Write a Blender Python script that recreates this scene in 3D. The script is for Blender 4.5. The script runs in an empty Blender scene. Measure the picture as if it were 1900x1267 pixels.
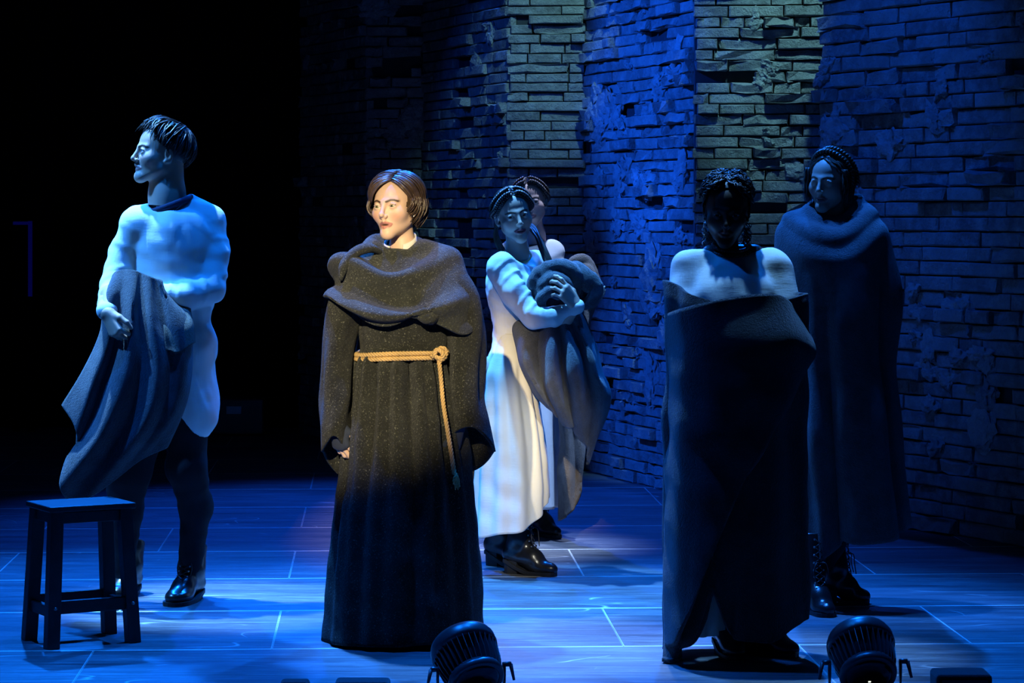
import bpy, bmesh, math, random
import numpy as np
from mathutils import Vector, Matrix

# ------------------------------------------------------------------ camera, world, lights, exposure
scene = bpy.context.scene
COL = scene.collection
F_PX, HOR, CAM_H = 5000.0, 398.0, 1.5          # focal length (px of the 1900x1267 frame), horizon row, lens height
cam_data = bpy.data.cameras.new('camera'); cam = bpy.data.objects.new('camera', cam_data); COL.objects.link(cam)
cam_data.sensor_width = 36.0; cam_data.lens = F_PX / 1900.0 * 36.0
cam_data.shift_y = -(633.5 - HOR) / 1900.0
cam_data.clip_end = 200
cam.location = (0, 0, CAM_H); cam.rotation_euler = (math.pi / 2, 0, 0)
scene.camera = cam
scene.view_settings.view_transform = 'Standard'; scene.view_settings.look = 'None'
scene.view_settings.gamma = 1.0; scene.view_settings.use_curve_mapping = False
scene.view_settings.exposure = 0.0
world = bpy.data.worlds.new('world'); scene.world = world; world.use_nodes = True
world.node_tree.nodes['Background'].inputs[0].default_value = (0.002, 0.008, 0.05, 1)
world.node_tree.nodes['Background'].inputs[1].default_value = 0.12

def spot(name, loc, aim, power, color, cone=40, blend=0.4, radius=0.08):
    d = bpy.data.lights.new(name, 'SPOT'); d.energy = power; d.color = color
    d.spot_size = math.radians(cone); d.spot_blend = blend; d.shadow_soft_size = radius
    o = bpy.data.objects.new(name, d); COL.objects.link(o); o.location = loc
    o.rotation_euler = (Vector(aim) - Vector(loc)).to_track_quat('-Z', 'Y').to_euler()
    return o
BLUE = (0.004, 0.165, 1.0); CYAN = (0.10, 0.42, 1.0); PALE = (0.50, 0.75, 1.0); WARM = (1.0, 0.74, 0.38); TEAL = (0.20, 0.55, 0.66); DEEP = (0.004, 0.10, 1.0)
# rig above and behind the acting area (washes the floor, rims the heads and shoulders)
spot('back_wash_lamp_left', (-2.4, 14.0, 5.6), (-1.3, 9.4, 0.0), 3600, BLUE, 46, 0.7)
spot('back_wash_lamp_right', (1.0, 14.0, 5.6), (0.3, 9.4, 0.0), 2600, BLUE, 40, 0.7)
spot('overhead_wash_lamp_left', (-1.7, 9.2, 7.0), (-1.25, 9.0, 0.0), 1900, BLUE, 46, 0.8)
spot('overhead_wash_lamp_right', (0.7, 10.4, 7.0), (0.6, 9.4, 0.0), 1300, BLUE, 44, 0.8)
spot('back_wash_lamp_deep', (-0.9, 17.5, 5.6), (-0.5, 12.6, 0.0), 2000, DEEP, 44, 0.8)
spot('back_white_lamp', (0.25, 15.0, 6.2), (0.12, 9.4, 0.0), 2600, (0.40, 0.62, 1.0), 10, 0.9)
spot('top_lamp_left', (-2.5, 10.9, 6.0), (-1.35, 10.45, 1.0), 5000, (0.20, 0.54, 1.0), 14, 0.6)
spot('top_lamp_left_side', (-4.3, 9.8, 5.0), (-1.40, 10.4, 0.9), 2400, (0.05, 0.30, 1.0), 20, 0.7)
spot('top_lamp_mid', (-0.9, 11.3, 6.0), (-0.05, 10.8, 1.1), 4600, CYAN, 18, 0.6)
spot('top_lamp_right', (0.28, 9.78, 6.3), (0.78, 9.25, 1.1), 2100, (0.18, 0.50, 1.0), 13, 0.7)
spot('top_lamp_robe', (-1.3, 10.7, 6.0), (-0.42, 9.55, 1.4), 4600, (0.06, 0.30, 1.0), 13, 0.7)
spot('top_lamp_rear', (0.9, 10.9, 5.6), (0.15, 11.9, 1.3), 2600, (0.30, 0.50, 1.0), 15, 0.8)
spot('top_lamp_behind', (0.45, 12.9, 5.8), (0.14, 12.35, 1.35), 1900, (0.40, 0.55, 1.0), 9, 0.7)
spot('top_lamp_far_right', (0.1, 10.5, 6.2), (1.22, 10.3, 1.3), 2400, (0.03, 0.22, 1.0), 12, 0.7)
# follow spot from the balcony rail, and a white lamp on the dress
spot('follow_spot', (-1.5, -3.0, 4.9), (-0.56, 9.5, 1.12), 11500, (1.0, 0.80, 0.48), 5.5, 0.6, 0.05)
spot('front_white_lamp', (1.3, 1.5, 5.9), (-0.02, 11.1, 0.42), 3200, (1.0, 0.97, 0.82), 4.4, 0.8, 0.05)
# wall lights
spot('wall_lamp_blue_high', (-4.0, 11.6, 4.8), (0.80, 14.9, 2.3), 3600, DEEP, 19, 0.7)
spot('wall_lamp_blue_low', (-4.0, 11.6, 4.8), (0.85, 14.8, 0.7), 2600, DEEP, 17, 0.7)
spot('wall_lamp_blue_left', (-3.4, 12.4, 5.0), (-0.1, 16.2, 1.9), 430, DEEP, 20, 0.9)
spot('wall_lamp_blue_right', (-0.4, 11.4, 5.4), (1.9, 13.1, 1.8), 560, DEEP, 30, 0.9)
spot('wall_lamp_teal_mid', (0.7, 12.6, 5.6), (0.30, 15.8, 2.6), 900, TEAL, 18, 0.9)
spot('wall_lamp_teal_right', (1.6, 11.6, 5.8), (1.36, 14.0, 2.45), 1100, TEAL, 16, 0.9)
# ------------------------------------------------------------------ helpers
rng = np.random.default_rng(7)
def P(px, py, d):
    """a point of the frame at depth d, in metres"""
    return np.array([(px - 950.0) * d / F_PX, d, CAM_H - (py - HOR) * d / F_PX])
def link(o, parent=None):
    COL.objects.link(o)
    if parent is not None: o.parent = parent
    return o
def tag(o, label, cat=None, group=None, kind=None):
    if label: o['label'] = label
    if cat: o['category'] = cat
    if group: o['group'] = group
    if kind: o['kind'] = kind
    return o
def empty(name, loc, label=None, cat=None, group=None):
    o = bpy.data.objects.new(name, None); link(o); o.location = loc; o.empty_display_size = 0.1
    if label: tag(o, label, cat, group)
    return o
def mesh_obj(name, v, f, mat, parent=None, smooth=True, col=None, world_coords=True):
    """v in world metres; the object's origin goes to its parent's"""
    v = np.asarray(v, float)
    base = np.zeros(3)
    p = parent
    while p is not None and world_coords:
        base += np.array(p.location); p = p.parent
    me = bpy.data.meshes.new(name)
    me.from_pydata((v - base).tolist(), [], [list(map(int, q)) for q in f])
    if smooth: me.polygons.foreach_set('use_smooth', [True] * len(me.polygons))
    if col is not None:
        at = me.color_attributes.new('Col', 'FLOAT_COLOR', 'POINT')
        at.data.foreach_set('color', np.concatenate([col, np.ones((len(col), 1))], 1).astype(np.float32).ravel())
    me.update()
    o = bpy.data.objects.new(name, me)
    if mat is not None:
        for m in (mat if isinstance(mat, list) else [mat]): me.materials.append(m)
    return link(o, parent)
def join(*parts):
    vs, fs, n = [], [], 0
    for v, f in parts:
        vs.append(np.asarray(v, float)); fs += [[int(i) + n for i in q] for q in f]; n += len(v)
    return np.concatenate(vs), fs
def box(c, s, R=None):
    c = np.array(c, float); s = np.array(s, float) / 2
    v = np.array([[x, y, z] for x in (-1, 1) for y in (-1, 1) for z in (-1, 1)], float) * s
    if R is not None: v = v @ np.array(R).T
    return v + c, [[0, 1, 3, 2], [4, 6, 7, 5], [0, 4, 5, 1], [2, 3, 7, 6], [0, 2, 6, 4], [1, 5, 7, 3]]
def bevel(o, w, seg=2):
    m = o.modifiers.new('bevel', 'BEVEL'); m.width = w; m.segments = seg; m.limit_method = 'ANGLE'
    return o
def rotz(a): c, s = math.cos(a), math.sin(a); return np.array([[c, -s, 0], [s, c, 0], [0, 0, 1.0]])
def rotx(a): c, s = math.cos(a), math.sin(a); return np.array([[1.0, 0, 0], [0, c, -s], [0, s, c]])
def roty(a): c, s = math.cos(a), math.sin(a); return np.array([[c, 0, s], [0, 1.0, 0], [-s, 0, c]])
def unit(v): v = np.asarray(v, float); return v / (np.linalg.norm(v) + 1e-12)
def cr(a, n, closed=False):
    """Catmull-Rom resample of control points along axis 0"""
    a = np.asarray(a, float); m = len(a)
    if closed:
        t = np.arange(n) * m / n; i = np.floor(t).astype(int); u = t - i
        p0, p1, p2, p3 = a[(i - 1) % m], a[i % m], a[(i + 1) % m], a[(i + 2) % m]
    else:
        t = np.linspace(0, m - 1, n); i = np.minimum(np.floor(t).astype(int), m - 2); u = t - i
        p1, p2 = a[i], a[i + 1]
        p0 = np.where((i > 0).reshape((-1,) + (1,) * (a.ndim - 1)), a[np.maximum(i - 1, 0)], 2 * p1 - p2)
        p3 = np.where((i < m - 2).reshape((-1,) + (1,) * (a.ndim - 1)), a[np.minimum(i + 2, m - 1)], 2 * p2 - p1)
    u = u.reshape((-1,) + (1,) * (a.ndim - 1))
    return 0.5 * (2 * p1 + (p2 - p0) * u + (2 * p0 - 5 * p1 + 4 * p2 - p3) * u ** 2 + (3 * p1 - p0 - 3 * p2 + p3) * u ** 3)
def wob(p, freq, seed=0, n=7):
    """cheap smooth noise in about -1..1"""
    r = np.random.default_rng(seed); p = np.asarray(p, float); out = np.zeros(p.shape[:-1])
    for i in range(n):
        k = r.normal(size=3); k = k / np.linalg.norm(k) * freq * r.uniform(0.6, 1.6)
        out += np.sin(p @ k + r.uniform(0, 6.28))
    return out / math.sqrt(n / 2) * 0.6
def grid_normals(g, cu=False):
    du = (np.roll(g, -1, 1) - np.roll(g, 1, 1)) if cu else np.gradient(g, axis=1)
    dv = np.gradient(g, axis=0)
    n = np.cross(du, dv); return n / (np.linalg.norm(n, axis=-1, keepdims=True) + 1e-9)
def sheet(g, thick=0.012, cu=False, flip=False):
    """a grid of points (rows, cols, 3) as cloth of some thickness; cu closes the columns"""
    nv, nu = g.shape[:2]; n = grid_normals(g, cu) * (-1 if flip else 1)
    a = g + n * thick / 2; b = g - n * thick / 2
    v = np.concatenate([a.reshape(-1, 3), b.reshape(-1, 3)]); N = nv * nu; f = []
    cu_n = nu if cu else nu - 1
    I = lambda i, j: i * nu + (j % nu)
    for i in range(nv - 1):
        for j in range(cu_n):
            q = [I(i, j), I(i, j + 1), I(i + 1, j + 1), I(i + 1, j)]
            if flip: q = q[::-1]
            f.append(q); f.append([N + k for k in q[::-1]])
    for j in range(cu_n):
        for i, s in ((0, 1), (nv - 1, -1)):
            q = [I(i, j), N + I(i, j), N + I(i, j + 1), I(i, j + 1)]
            f.append(q if (s > 0) != flip else q[::-1])
    if not cu:
        for i in range(nv - 1):
            for j, s in ((0, -1), (nu - 1, 1)):
                q = [I(i, j), N + I(i, j), N + I(i + 1, j), I(i + 1, j)]
                f.append(q if (s > 0) != flip else q[::-1])
    return v, f
def tube(path, r, sides=8, caps=True, flat=1.0, up=(0, 0, 1)):
    path = np.asarray(path, float); n = len(path); r = np.broadcast_to(np.asarray(r, float), (n,))
    t = np.gradient(path, axis=0); t /= np.linalg.norm(t, axis=1, keepdims=True) + 1e-12
    ref = np.array(up, float)
    if abs(t[0] @ ref) > 0.95: ref = np.array([1.0, 0.13, 0])
    a = np.cross(t[0], ref); a /= np.linalg.norm(a); A = []
    for i in range(n):
        a = a - t[i] * (a @ t[i]); a /= np.linalg.norm(a) + 1e-12; A.append(a)
    A = np.array(A); B = np.cross(t, A)
    th = np.arange(sides) * 2 * math.pi / sides
    v = path[:, None] + r[:, None, None] * (np.cos(th)[None, :, None] * A[:, None] + flat * np.sin(th)[None, :, None] * B[:, None])
    f = []
    for i in range(n - 1):
        for j in range(sides):
            k = (j + 1) % sides; f.append([i * sides + j, i * sides + k, (i + 1) * sides + k, (i + 1) * sides + j])
    if caps: f.append(list(range(sides))[::-1]); f.append([(n - 1) * sides + j for j in range(sides)])
    return v.reshape(-1, 3), f
def rope(path, r, strands=3, pitch=0.03, sides=6, n=None):
    """strands twisted round a path"""
    path = np.asarray(path, float); L = np.concatenate([[0], np.cumsum(np.linalg.norm(np.diff(path, axis=0), axis=1))])
    n = n or max(8, int(L[-1] / pitch * 8)); s = np.linspace(0, L[-1], n)
    p = np.stack([np.interp(s, L, path[:, k]) for k in range(3)], 1)
    t = np.gradient(p, axis=0); t /= np.linalg.norm(t, axis=1, keepdims=True) + 1e-12
    ref = np.array([0.13, 0.7, 0.7]); a = np.cross(t[0], ref); A = []
    for i in range(n): a = a - t[i] * (a @ t[i]); a /= np.linalg.norm(a); A.append(a)
    A = np.array(A); B = np.cross(t, A); parts = []
    for k in range(strands):
        ph = s / pitch * 2 * math.pi + k * 2 * math.pi / strands
        q = p + r * 0.60 * (np.cos(ph)[:, None] * A + np.sin(ph)[:, None] * B)
        parts.append(tube(q, r * 0.50, sides))
    return join(*parts)
def lathe(profile, sides=32, R=np.eye(3), c=(0, 0, 0)):
    """profile: list of (radius, height) about local z"""
    th = np.arange(sides) * 2 * math.pi / sides; n = len(profile)
    v = np.array([[r * math.cos(a), r * math.sin(a), z] for r, z in profile for a in th]); f = []
    for i in range(n - 1):
        for j in range(sides):
            k = (j + 1) % sides; f.append([i * sides + j, i * sides + k, (i + 1) * sides + k, (i + 1) * sides + j])
    f.append([j for j in range(sides)][::-1]); f.append([(n - 1) * sides + j for j in range(sides)])
    return v @ np.asarray(R).T + np.array(c), f

# ------------------------------------------------------------------ soft-union solids (distance fields meshed by surface nets)
def smin(a, b, k):
    if k <= 0: return np.minimum(a, b)
    h = np.clip(0.5 + 0.5 * (b - a) / k, 0, 1); return b + (a - b) * h - k * h * (1 - h)
class Solid:
    def __init__(s): s.p = []
    def cone(s, a, b, ra, rb=None, k=0.012, sub=False, wr=None):
        s.p.append(('c', np.array(a, float), np.array(b, float), ra, ra if rb is None else rb, k, sub, wr)); return s
    def line(s, pts, rs, k=0.012, sub=False):
        rs = np.broadcast_to(rs, (len(pts),))
        for i in range(len(pts) - 1): s.cone(pts[i], pts[i + 1], rs[i], rs[i + 1], k, sub)
        return s
    def ball(s, c, r, k=0.012, sub=False): return s.cone(c, np.array(c, float) + 1e-5, r, r, k, sub)
    def ell(s, c, r, R=np.eye(3), k=0.012, sub=False):
        s.p.append(('e', np.array(c, float), np.array(r, float), np.array(R, float), k, sub)); return s
    def func(s, fn, k=0.0, sub=False): s.p.append(('f', fn, k, sub)); return s
    def __call__(s, q):
        d = np.full(len(q), 1e3)
        for p in s.p:
            if p[0] == 'c':
                _, a, b, ra, rb, k, sub, wr = p; ab = b - a; L2 = ab @ ab + 1e-12
                t = np.clip((q - a) @ ab / L2, 0, 1); w = q - a - t[:, None] * ab
                r = ra + (rb - ra) * t
                if wr is not None:
                    amp, fr, dv, ph = wr
                    wl = np.sqrt((w * w).sum(1)) + 1e-6; wd = (w @ np.asarray(dv)) / wl
                    r = r + amp * (1.6 * (.5 + .5 * np.sin(6.283 * fr * t + ph + 2.6 * wd)) ** 4 - .3) * np.clip(.55 + .6 * wd, .1, 1)
                e = np.sqrt((w * w).sum(1)) - r
            elif p[0] == 'e':
                _, c, r, R, k, sub = p; w = (q - c) @ R
                k0 = np.sqrt(((w / r) ** 2).sum(1)); k1 = np.sqrt(((w / r ** 2) ** 2).sum(1)) + 1e-9; e = k0 * (k0 - 1) / k1
            else:
                _, fn, k, sub = p; e = fn(q)
            d = -smin(-d, e, k) if sub else smin(d, e, k)
        return d
def nets(fn, lo, hi, h, bs=8, safe=1.35):
    lo = np.array(lo, float); hi = np.array(hi, float)
    nb = np.ceil((hi - lo) / (h * bs)).astype(int); n = nb * bs
    ax = [np.arange(k) for k in nb]
    bi = np.stack(np.meshgrid(*ax, indexing='ij'), -1).reshape(-1, 3)
    d0 = fn(lo + (bi + 0.5) * bs * h)
    D = np.repeat(np.repeat(np.repeat(np.where(d0 > 0, 1.0, -1.0).astype(np.float32).reshape(nb), bs, 0), bs, 1), bs, 2)
    act = bi[np.abs(d0) < safe * bs * h * 0.87 + h]
    off = np.stack(np.meshgrid(*[np.arange(bs)] * 3, indexing='ij'), -1).reshape(-1, 3)
    for c0 in range(0, len(act), 400):
        idx = (act[c0:c0 + 400, None] * bs + off[None]).reshape(-1, 3)
        D[idx[:, 0], idx[:, 1], idx[:, 2]] = fn(lo + idx * h)
    S = D < 0
    c = S[:-1, :-1, :-1].astype(np.int8)
    tot = np.zeros(np.array(S.shape) - 1, np.int8)
    for i in (0, 1):
        for j in (0, 1):
            for k in (0, 1): tot += S[i:S.shape[0] - 1 + i, j:S.shape[1] - 1 + j, k:S.shape[2] - 1 + k]
    cells = np.argwhere((tot > 0) & (tot < 8))
    cid = -np.ones(tot.shape, np.int32); cid[tuple(cells.T)] = np.arange(len(cells))
    corner = [np.array([i, j, k]) for i in (0, 1) for j in (0, 1) for k in (0, 1)]
    vals = [D[tuple((cells + o).T)] for o in corner]
    acc = np.zeros((len(cells), 3)); cnt = np.zeros(len(cells))
    for x in range(8):
        for y in range(x + 1, 8):
            if np.abs(corner[x] - corner[y]).sum() != 1: continue
            m = (vals[x] < 0) != (vals[y] < 0); t = vals[x][m] / (vals[x][m] - vals[y][m])
            acc[m] += corner[x] + t[:, None] * (corner[y] - corner[x]); cnt[m] += 1
    v = lo + (cells + acc / cnt[:, None]) * h
    quads = []
    for axis in range(3):
        b, c_ = (axis + 1) % 3, (axis + 2) % 3
        sl0 = [slice(None)] * 3; sl1 = [slice(None)] * 3; sl0[axis] = slice(0, -1); sl1[axis] = slice(1, None)
        diff = S[tuple(sl0)] != S[tuple(sl1)]; e = np.argwhere(diff)
        e = e[(e[:, b] > 0) & (e[:, c_] > 0) & (e[:, b] < tot.shape[b]) & (e[:, c_] < tot.shape[c_])]
        if not len(e): continue
        ob = np.zeros(3, int); ob[b] = 1; oc = np.zeros(3, int); oc[c_] = 1
        q = np.stack([cid[tuple((e - ob - oc).T)], cid[tuple((e - oc).T)], cid[tuple(e.T)], cid[tuple((e - ob).T)]], 1)
        ins = S[tuple(e.T)]; q[~ins] = q[~ins][:, ::-1]; quads.append(q[(q >= 0).all(1)])
    return v, np.concatenate(quads)
def vnormals(v, f):
    f = np.asarray(f); n = np.cross(v[f[:, 2]] - v[f[:, 0]], v[f[:, 3]] - v[f[:, 1]]); o = np.zeros_like(v)
    for k in range(4): np.add.at(o, f[:, k], n)
    return o / (np.linalg.norm(o, axis=1, keepdims=True) + 1e-12)

# ------------------------------------------------------------------ materials
def nodes_of(name):
    m = bpy.data.materials.new(name); m.use_nodes = True; nt = m.node_tree
    return m, nt, nt.nodes['Principled BSDF']
def N(nt, kind, **kw):
    n = nt.nodes.new(kind)
    for k, v in kw.items():
        if k.startswith('i_'): n.inputs[k[2:].replace('_', ' ')].default_value = v
        elif k.startswith('n_'): n.inputs[int(k[2:])].default_value = v
        else: setattr(n, k, v)
    return n
def ramp(nt, fac, stops):
    r = nt.nodes.new('ShaderNodeValToRGB'); e = r.color_ramp.elements
    while len(e) < len(stops): e.new(0.5)
    for x, (p, c) in zip(e, stops): x.position = p; x.color = (c, c, c, 1) if np.isscalar(c) else (*c, 1)
    nt.links.new(fac, r.inputs[0]); return r.outputs[0]
def mix(nt, fac, a, b, mode='MIX'):
    m = nt.nodes.new('ShaderNodeMix'); m.data_type = 'RGBA'; m.blend_type = mode
    for i, x in ((0, fac), (6, a), (7, b)):
        if hasattr(x, 'is_output'): nt.links.new(x, m.inputs[i])
        elif np.isscalar(x): m.inputs[i].default_value = x if i == 0 else (x, x, x, 1)
        else: m.inputs[i].default_value = (*x, 1)
    return m.outputs[2]
def bump(nt, bsdf, h, strength=0.4, dist=0.01):
    b = N(nt, 'ShaderNodeBump'); b.inputs['Strength'].default_value = strength; b.inputs['Distance'].default_value = dist
    nt.links.new(h, b.inputs['Height']); nt.links.new(b.outputs[0], bsdf.inputs['Normal']); return b
def noise(nt, scale, detail=4, rough=0.6, vec=None):
    n = N(nt, 'ShaderNodeTexNoise'); n.inputs['Scale'].default_value = scale; n.inputs['Detail'].default_value = detail
    n.inputs['Roughness'].default_value = rough
    if vec is not None: nt.links.new(vec, n.inputs['Vector'])
    return n.outputs[0]
def objco(nt, scale=(1, 1, 1)):
    t = N(nt, 'ShaderNodeTexCoord'); m = N(nt, 'ShaderNodeMapping'); m.inputs['Scale'].default_value = scale
    nt.links.new(t.outputs['Object'], m.inputs[0]); return m.outputs[0]
def plain(name, c, rough=0.6, metal=0.0, spec=0.5, var=0.0, bscale=0, bstr=0.2, sheen=0.0):
    m, nt, b = nodes_of(name); b.inputs['Base Color'].default_value = (*c, 1); b.inputs['Roughness'].default_value = rough
    b.inputs['Metallic'].default_value = metal; b.inputs['Specular IOR Level'].default_value = spec
    co = objco(nt)
    if var:
        nt.links.new(mix(nt, ramp(nt, noise(nt, 9, 5, .6, co), [(.3, 0.0), (.7, 1.0)]), tuple(x * (1 - var) for x in c), tuple(min(1, x * (1 + var)) for x in c)), b.inputs['Base Color'])
    if bscale: bump(nt, b, noise(nt, bscale, 3, .6, co), bstr, 0.004)
    if sheen: b.inputs['Sheen Weight'].default_value = sheen; b.inputs['Sheen Roughness'].default_value = 0.4
    return m
def wool(name, c, speck=(0.35, 0.33, 0.28), amount=0.08, sheen=0.25, twill=False):
    m, nt, b = nodes_of(name); co = objco(nt)
    n1 = noise(nt, 170, 3, .8, co); n2 = noise(nt, 18, 4, .6, co); n3 = noise(nt, 90, 3, .8, co)
    base = mix(nt, ramp(nt, n2, [(.3, 0.0), (.7, 1.0)]), tuple(x * .7 for x in c), tuple(x * 1.35 for x in c))
    base = mix(nt, ramp(nt, n1, [(.58, 0.0), (.70, 1.0)]), base, tuple(c[i] * (1 - amount * 3) + speck[i] * amount * 3 for i in range(3)))
    nt.links.new(base, b.inputs['Base Color']); b.inputs['Roughness'].default_value = 0.95; b.inputs['Specular IOR Level'].default_value = 0.1
    b.inputs['Sheen Weight'].default_value = sheen; b.inputs['Sheen Roughness'].default_value = 0.5
    b.inputs['Sheen Tint'].default_value = (0.8, 0.85, 0.9, 1)
    h = mix(nt, 0.5, n1, n3); bump(nt, b, h, 1.0, 0.012)
    return m
def linen(name, c, rough=0.85):
    m, nt, b = nodes_of(name); co = objco(nt); co2 = objco(nt, (1, 1, .12)); co3 = objco(nt, (.15, .15, 1))
    nt.links.new(mix(nt, ramp(nt, noise(nt, 6, 4, .6, co), [(.3, 0.0), (.75, 1.0)]), tuple(x * .88 for x in c), c), b.inputs['Base Color'])
    b.inputs['Roughness'].default_value = rough; b.inputs['Specular IOR Level'].default_value = 0.2
    b.inputs['Sheen Weight'].default_value = 0.1
    h = mix(nt, 0.5, noise(nt, 120, 3, .7, co2), noise(nt, 120, 3, .7, co3)); bump(nt, b, h, 0.35, 0.004)
    return m
def painted(name, rough=0.5, sss=0.0, spec=0.4, bscale=0, bstr=0.1):
    """colour from the Col attribute (lips, brows, irises are different colours of one surface)"""
    m, nt, b = nodes_of(name); a = N(nt, 'ShaderNodeAttribute'); a.attribute_name = 'Col'
    nt.links.new(a.outputs[0], b.inputs['Base Color']); b.inputs['Roughness'].default_value = rough
    b.inputs['Specular IOR Level'].default_value = spec
    if sss: b.inputs['Subsurface Weight'].default_value = sss; b.inputs['Subsurface Radius'].default_value = (.012, .005, .003); b.inputs['Subsurface Scale'].default_value = 0.4
    if bscale: bump(nt, b, noise(nt, bscale, 3, .6, objco(nt)), bstr, 0.002)
    return m
def hairmat(name, c, rough=0.46):
    m, nt, b = nodes_of(name); co = objco(nt)
    nt.links.new(mix(nt, ramp(nt, noise(nt, 60, 3, .6, co), [(.3, 0.0), (.7, 1.0)]), tuple(x * .6 for x in c), tuple(x * 1.4 for x in c)), b.inputs['Base Color'])
    b.inputs['Roughness'].default_value = rough; b.inputs['Specular IOR Level'].default_value = 0.6; return m
M = {}
M['white'] = linen('white_linen', (0.80, 0.80, 0.76)); M['cream'] = linen('cream_linen', (0.78, 0.76, 0.66))
M['knit'] = linen('white_knit', (0.74, 0.75, 0.73))
M['navy'] = plain('navy_jersey', (0.02, 0.03, 0.07), 0.8, var=.2, bscale=200, bstr=.2)
M['trouser'] = plain('black_denim', (0.014, 0.015, 0.02), 0.85, spec=.2, var=.3, bscale=260, bstr=.3)
M['leather'] = plain('black_leather', (0.012, 0.012, 0.013), 0.28, spec=.6, var=.2, bscale=70, bstr=.15)
M['sole'] = plain('black_rubber', (0.015, 0.015, 0.016), 0.6)
M['lace'] = plain('black_lace_cord', (0.02, 0.02, 0.025), 0.6)
M['eyelet'] = plain('steel_eyelet', (0.5, 0.5, 0.5), 0.3, 1.0)
M['blackwood'] = plain('black_painted_wood', (0.020, 0.022, 0.026), 0.5, var=.5, bscale=40, bstr=.25)
M['metal'] = plain('black_metal', (0.045, 0.045, 0.05), 0.34, spec=.8)
M['carpet'] = plain('black_carpet', (0.015, 0.015, 0.02), 0.95, bscale=350, bstr=.8, sheen=.2)
M['glass'] = plain('black_glass', (0.004, 0.004, 0.005), 0.12, spec=.5)
M['robe'] = wool('charcoal_tweed', (0.022, 0.024, 0.021), (0.34, 0.35, 0.27), 0.20, .12)
M['cowl'] = wool('charcoal_wool', (0.030, 0.034, 0.031), (0.36, 0.37, 0.29), 0.20, .16)
M['blanket'] = wool('blue_grey_felt', (0.060, 0.066, 0.078), (.3, .3, .3), 0.05, .35)
M['blanket_grey'] = wool('mid_grey_felt', (0.085, 0.092, 0.108), (.4, .4, .4), 0.05, .35)
M['blanket_brown'] = wool('brown_grey_felt', (0.13, 0.115, 0.095), (.4, .38, .3), 0.05, .3)
M['blanket_dark'] = wool('dark_grey_felt', (0.030, 0.032, 0.038), (.3, .3, .3), 0.05, .35)
M['rope'] = plain('hemp_rope', (0.55, 0.37, 0.15), 0.8, var=.3, bscale=220, bstr=.5)
M['skin'] = painted('skin', 0.48, 0.08, 0.4, 260, .15)
M['eye'] = painted('eye', 0.12, 0, 0.5)
M['glove'] = plain('navy_glove_knit', (0.02, 0.03, 0.06), 0.9, bscale=300, bstr=.5)
M['bead'] = plain('red_wood_bead', (0.22, 0.05, 0.04), 0.45, var=.4)
M['hair_dark'] = hairmat('dark_brown_hair', (0.016, 0.012, 0.010)); M['hair_brown'] = hairmat('chestnut_hair', (0.075, 0.048, 0.030), .34)
M['hair_black'] = hairmat('black_hair', (0.008, 0.007, 0.007), .5); M['hair_mid'] = hairmat('brown_hair', (0.05, 0.033, 0.022))
# ------------------------------------------------------------------ stage floor of painted boards
def floor_material(name, edge=False):
    m, nt, b = nodes_of(name)
    t = N(nt, 'ShaderNodeTexCoord')
    geo = N(nt, 'ShaderNodeNewGeometry')
    def mp(scale, rot=0.0):
        k = N(nt, 'ShaderNodeMapping'); k.inputs['Scale'].default_value = scale; k.inputs['Rotation'].default_value = (0, 0, rot)
        nt.links.new(geo.outputs['Position'], k.inputs[0]); return k.outputs[0]
    streak = noise(nt, 1.0, 8, .75, mp((1.7, 24, 1), .04)); broad = noise(nt, 1.0, 5, .6, mp((.9, 3.0, 1)))
    fine = noise(nt, 1.0, 4, .7, mp((5, 70, 1), -.03))
    streak2 = noise(nt, 1.0, 6, .8, mp((2.0, 52, 1), -.04)); mid = noise(nt, 1.0, 5, .7, mp((1.0, 9, 1), .08))
    base = mix(nt, ramp(nt, mix(nt, .5, streak, mid), [(.38, 0.0), (.62, 1.0)]), (0.035, 0.037, 0.045), (0.24, 0.24, 0.25))
    base = mix(nt, ramp(nt, streak2, [(.54, 0.0), (.60, .9)]), base, (0.40, 0.40, 0.41))
    base = mix(nt, ramp(nt, broad, [(.3, .65), (.7, 0.0)]), base, (0.06, 0.062, 0.07))
    # scratches: thin lines where a warped noise crosses its middle, kept to patches
    def scratch(scale, rot, w, lo, seed):
        v = noise(nt, 1.0, 1.5, .5, mp(scale, rot))
        line = ramp(nt, v, [(.5 - w, 0.0), (.5, 1.0), (.5 + w, 0.0)])
        keep = ramp(nt, noise(nt, 1.0, 2, .5, mp((1.3 + seed, 2.3, 1), seed)), [(lo, 0.0), (lo + .06, 1.0)])
        return mix(nt, 1.0, line, keep, 'MULTIPLY')
    s = mix(nt, 1.0, scratch((.55, 3.6, 1), .12, .0035, .56, .3), scratch((.9, 2.8, 1), -.45, .003, .6, 1.1), 'ADD')
    s = mix(nt, 1.0, s, scratch((1.6, 1.9, 1), .9, .0022, .6, 2.2), 'ADD')
    dash = ramp(nt, fine, [(.66, 0.0), (.71, 1.0)])
    s = mix(nt, 1.0, s, mix(nt, 1.0, dash, 0.6, 'MULTIPLY'), 'ADD')
    base = mix(nt, s, base, (0.62, 0.60, 0.56))
    if edge: base = mix(nt, ramp(nt, broad, [(.3, 1.0), (.65, .6)]), base, (0.80, 0.78, 0.72))
    nt.links.new(base, b.inputs['Base Color'])
    nt.links.new(ramp(nt, mid, [(.3, .38), (.7, .66)]), b.inputs['Roughness'])
    b.inputs['Specular IOR Level'].default_value = 0.32
    bump(nt, b, streak, .12, .004)
    return m
M['floor'] = floor_material('scuffed_stage_paint'); M['floor_edge'] = floor_material('worn_board_edge', True)
floor = empty('floor', (0, 12, 0)); tag(floor, 'scuffed dark painted stage floor of square boards', kind='structure')
YAW = math.atan(250 / F_PX); Rf = rotz(YAW)
BW, BD = 1.22, 0.905
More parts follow.
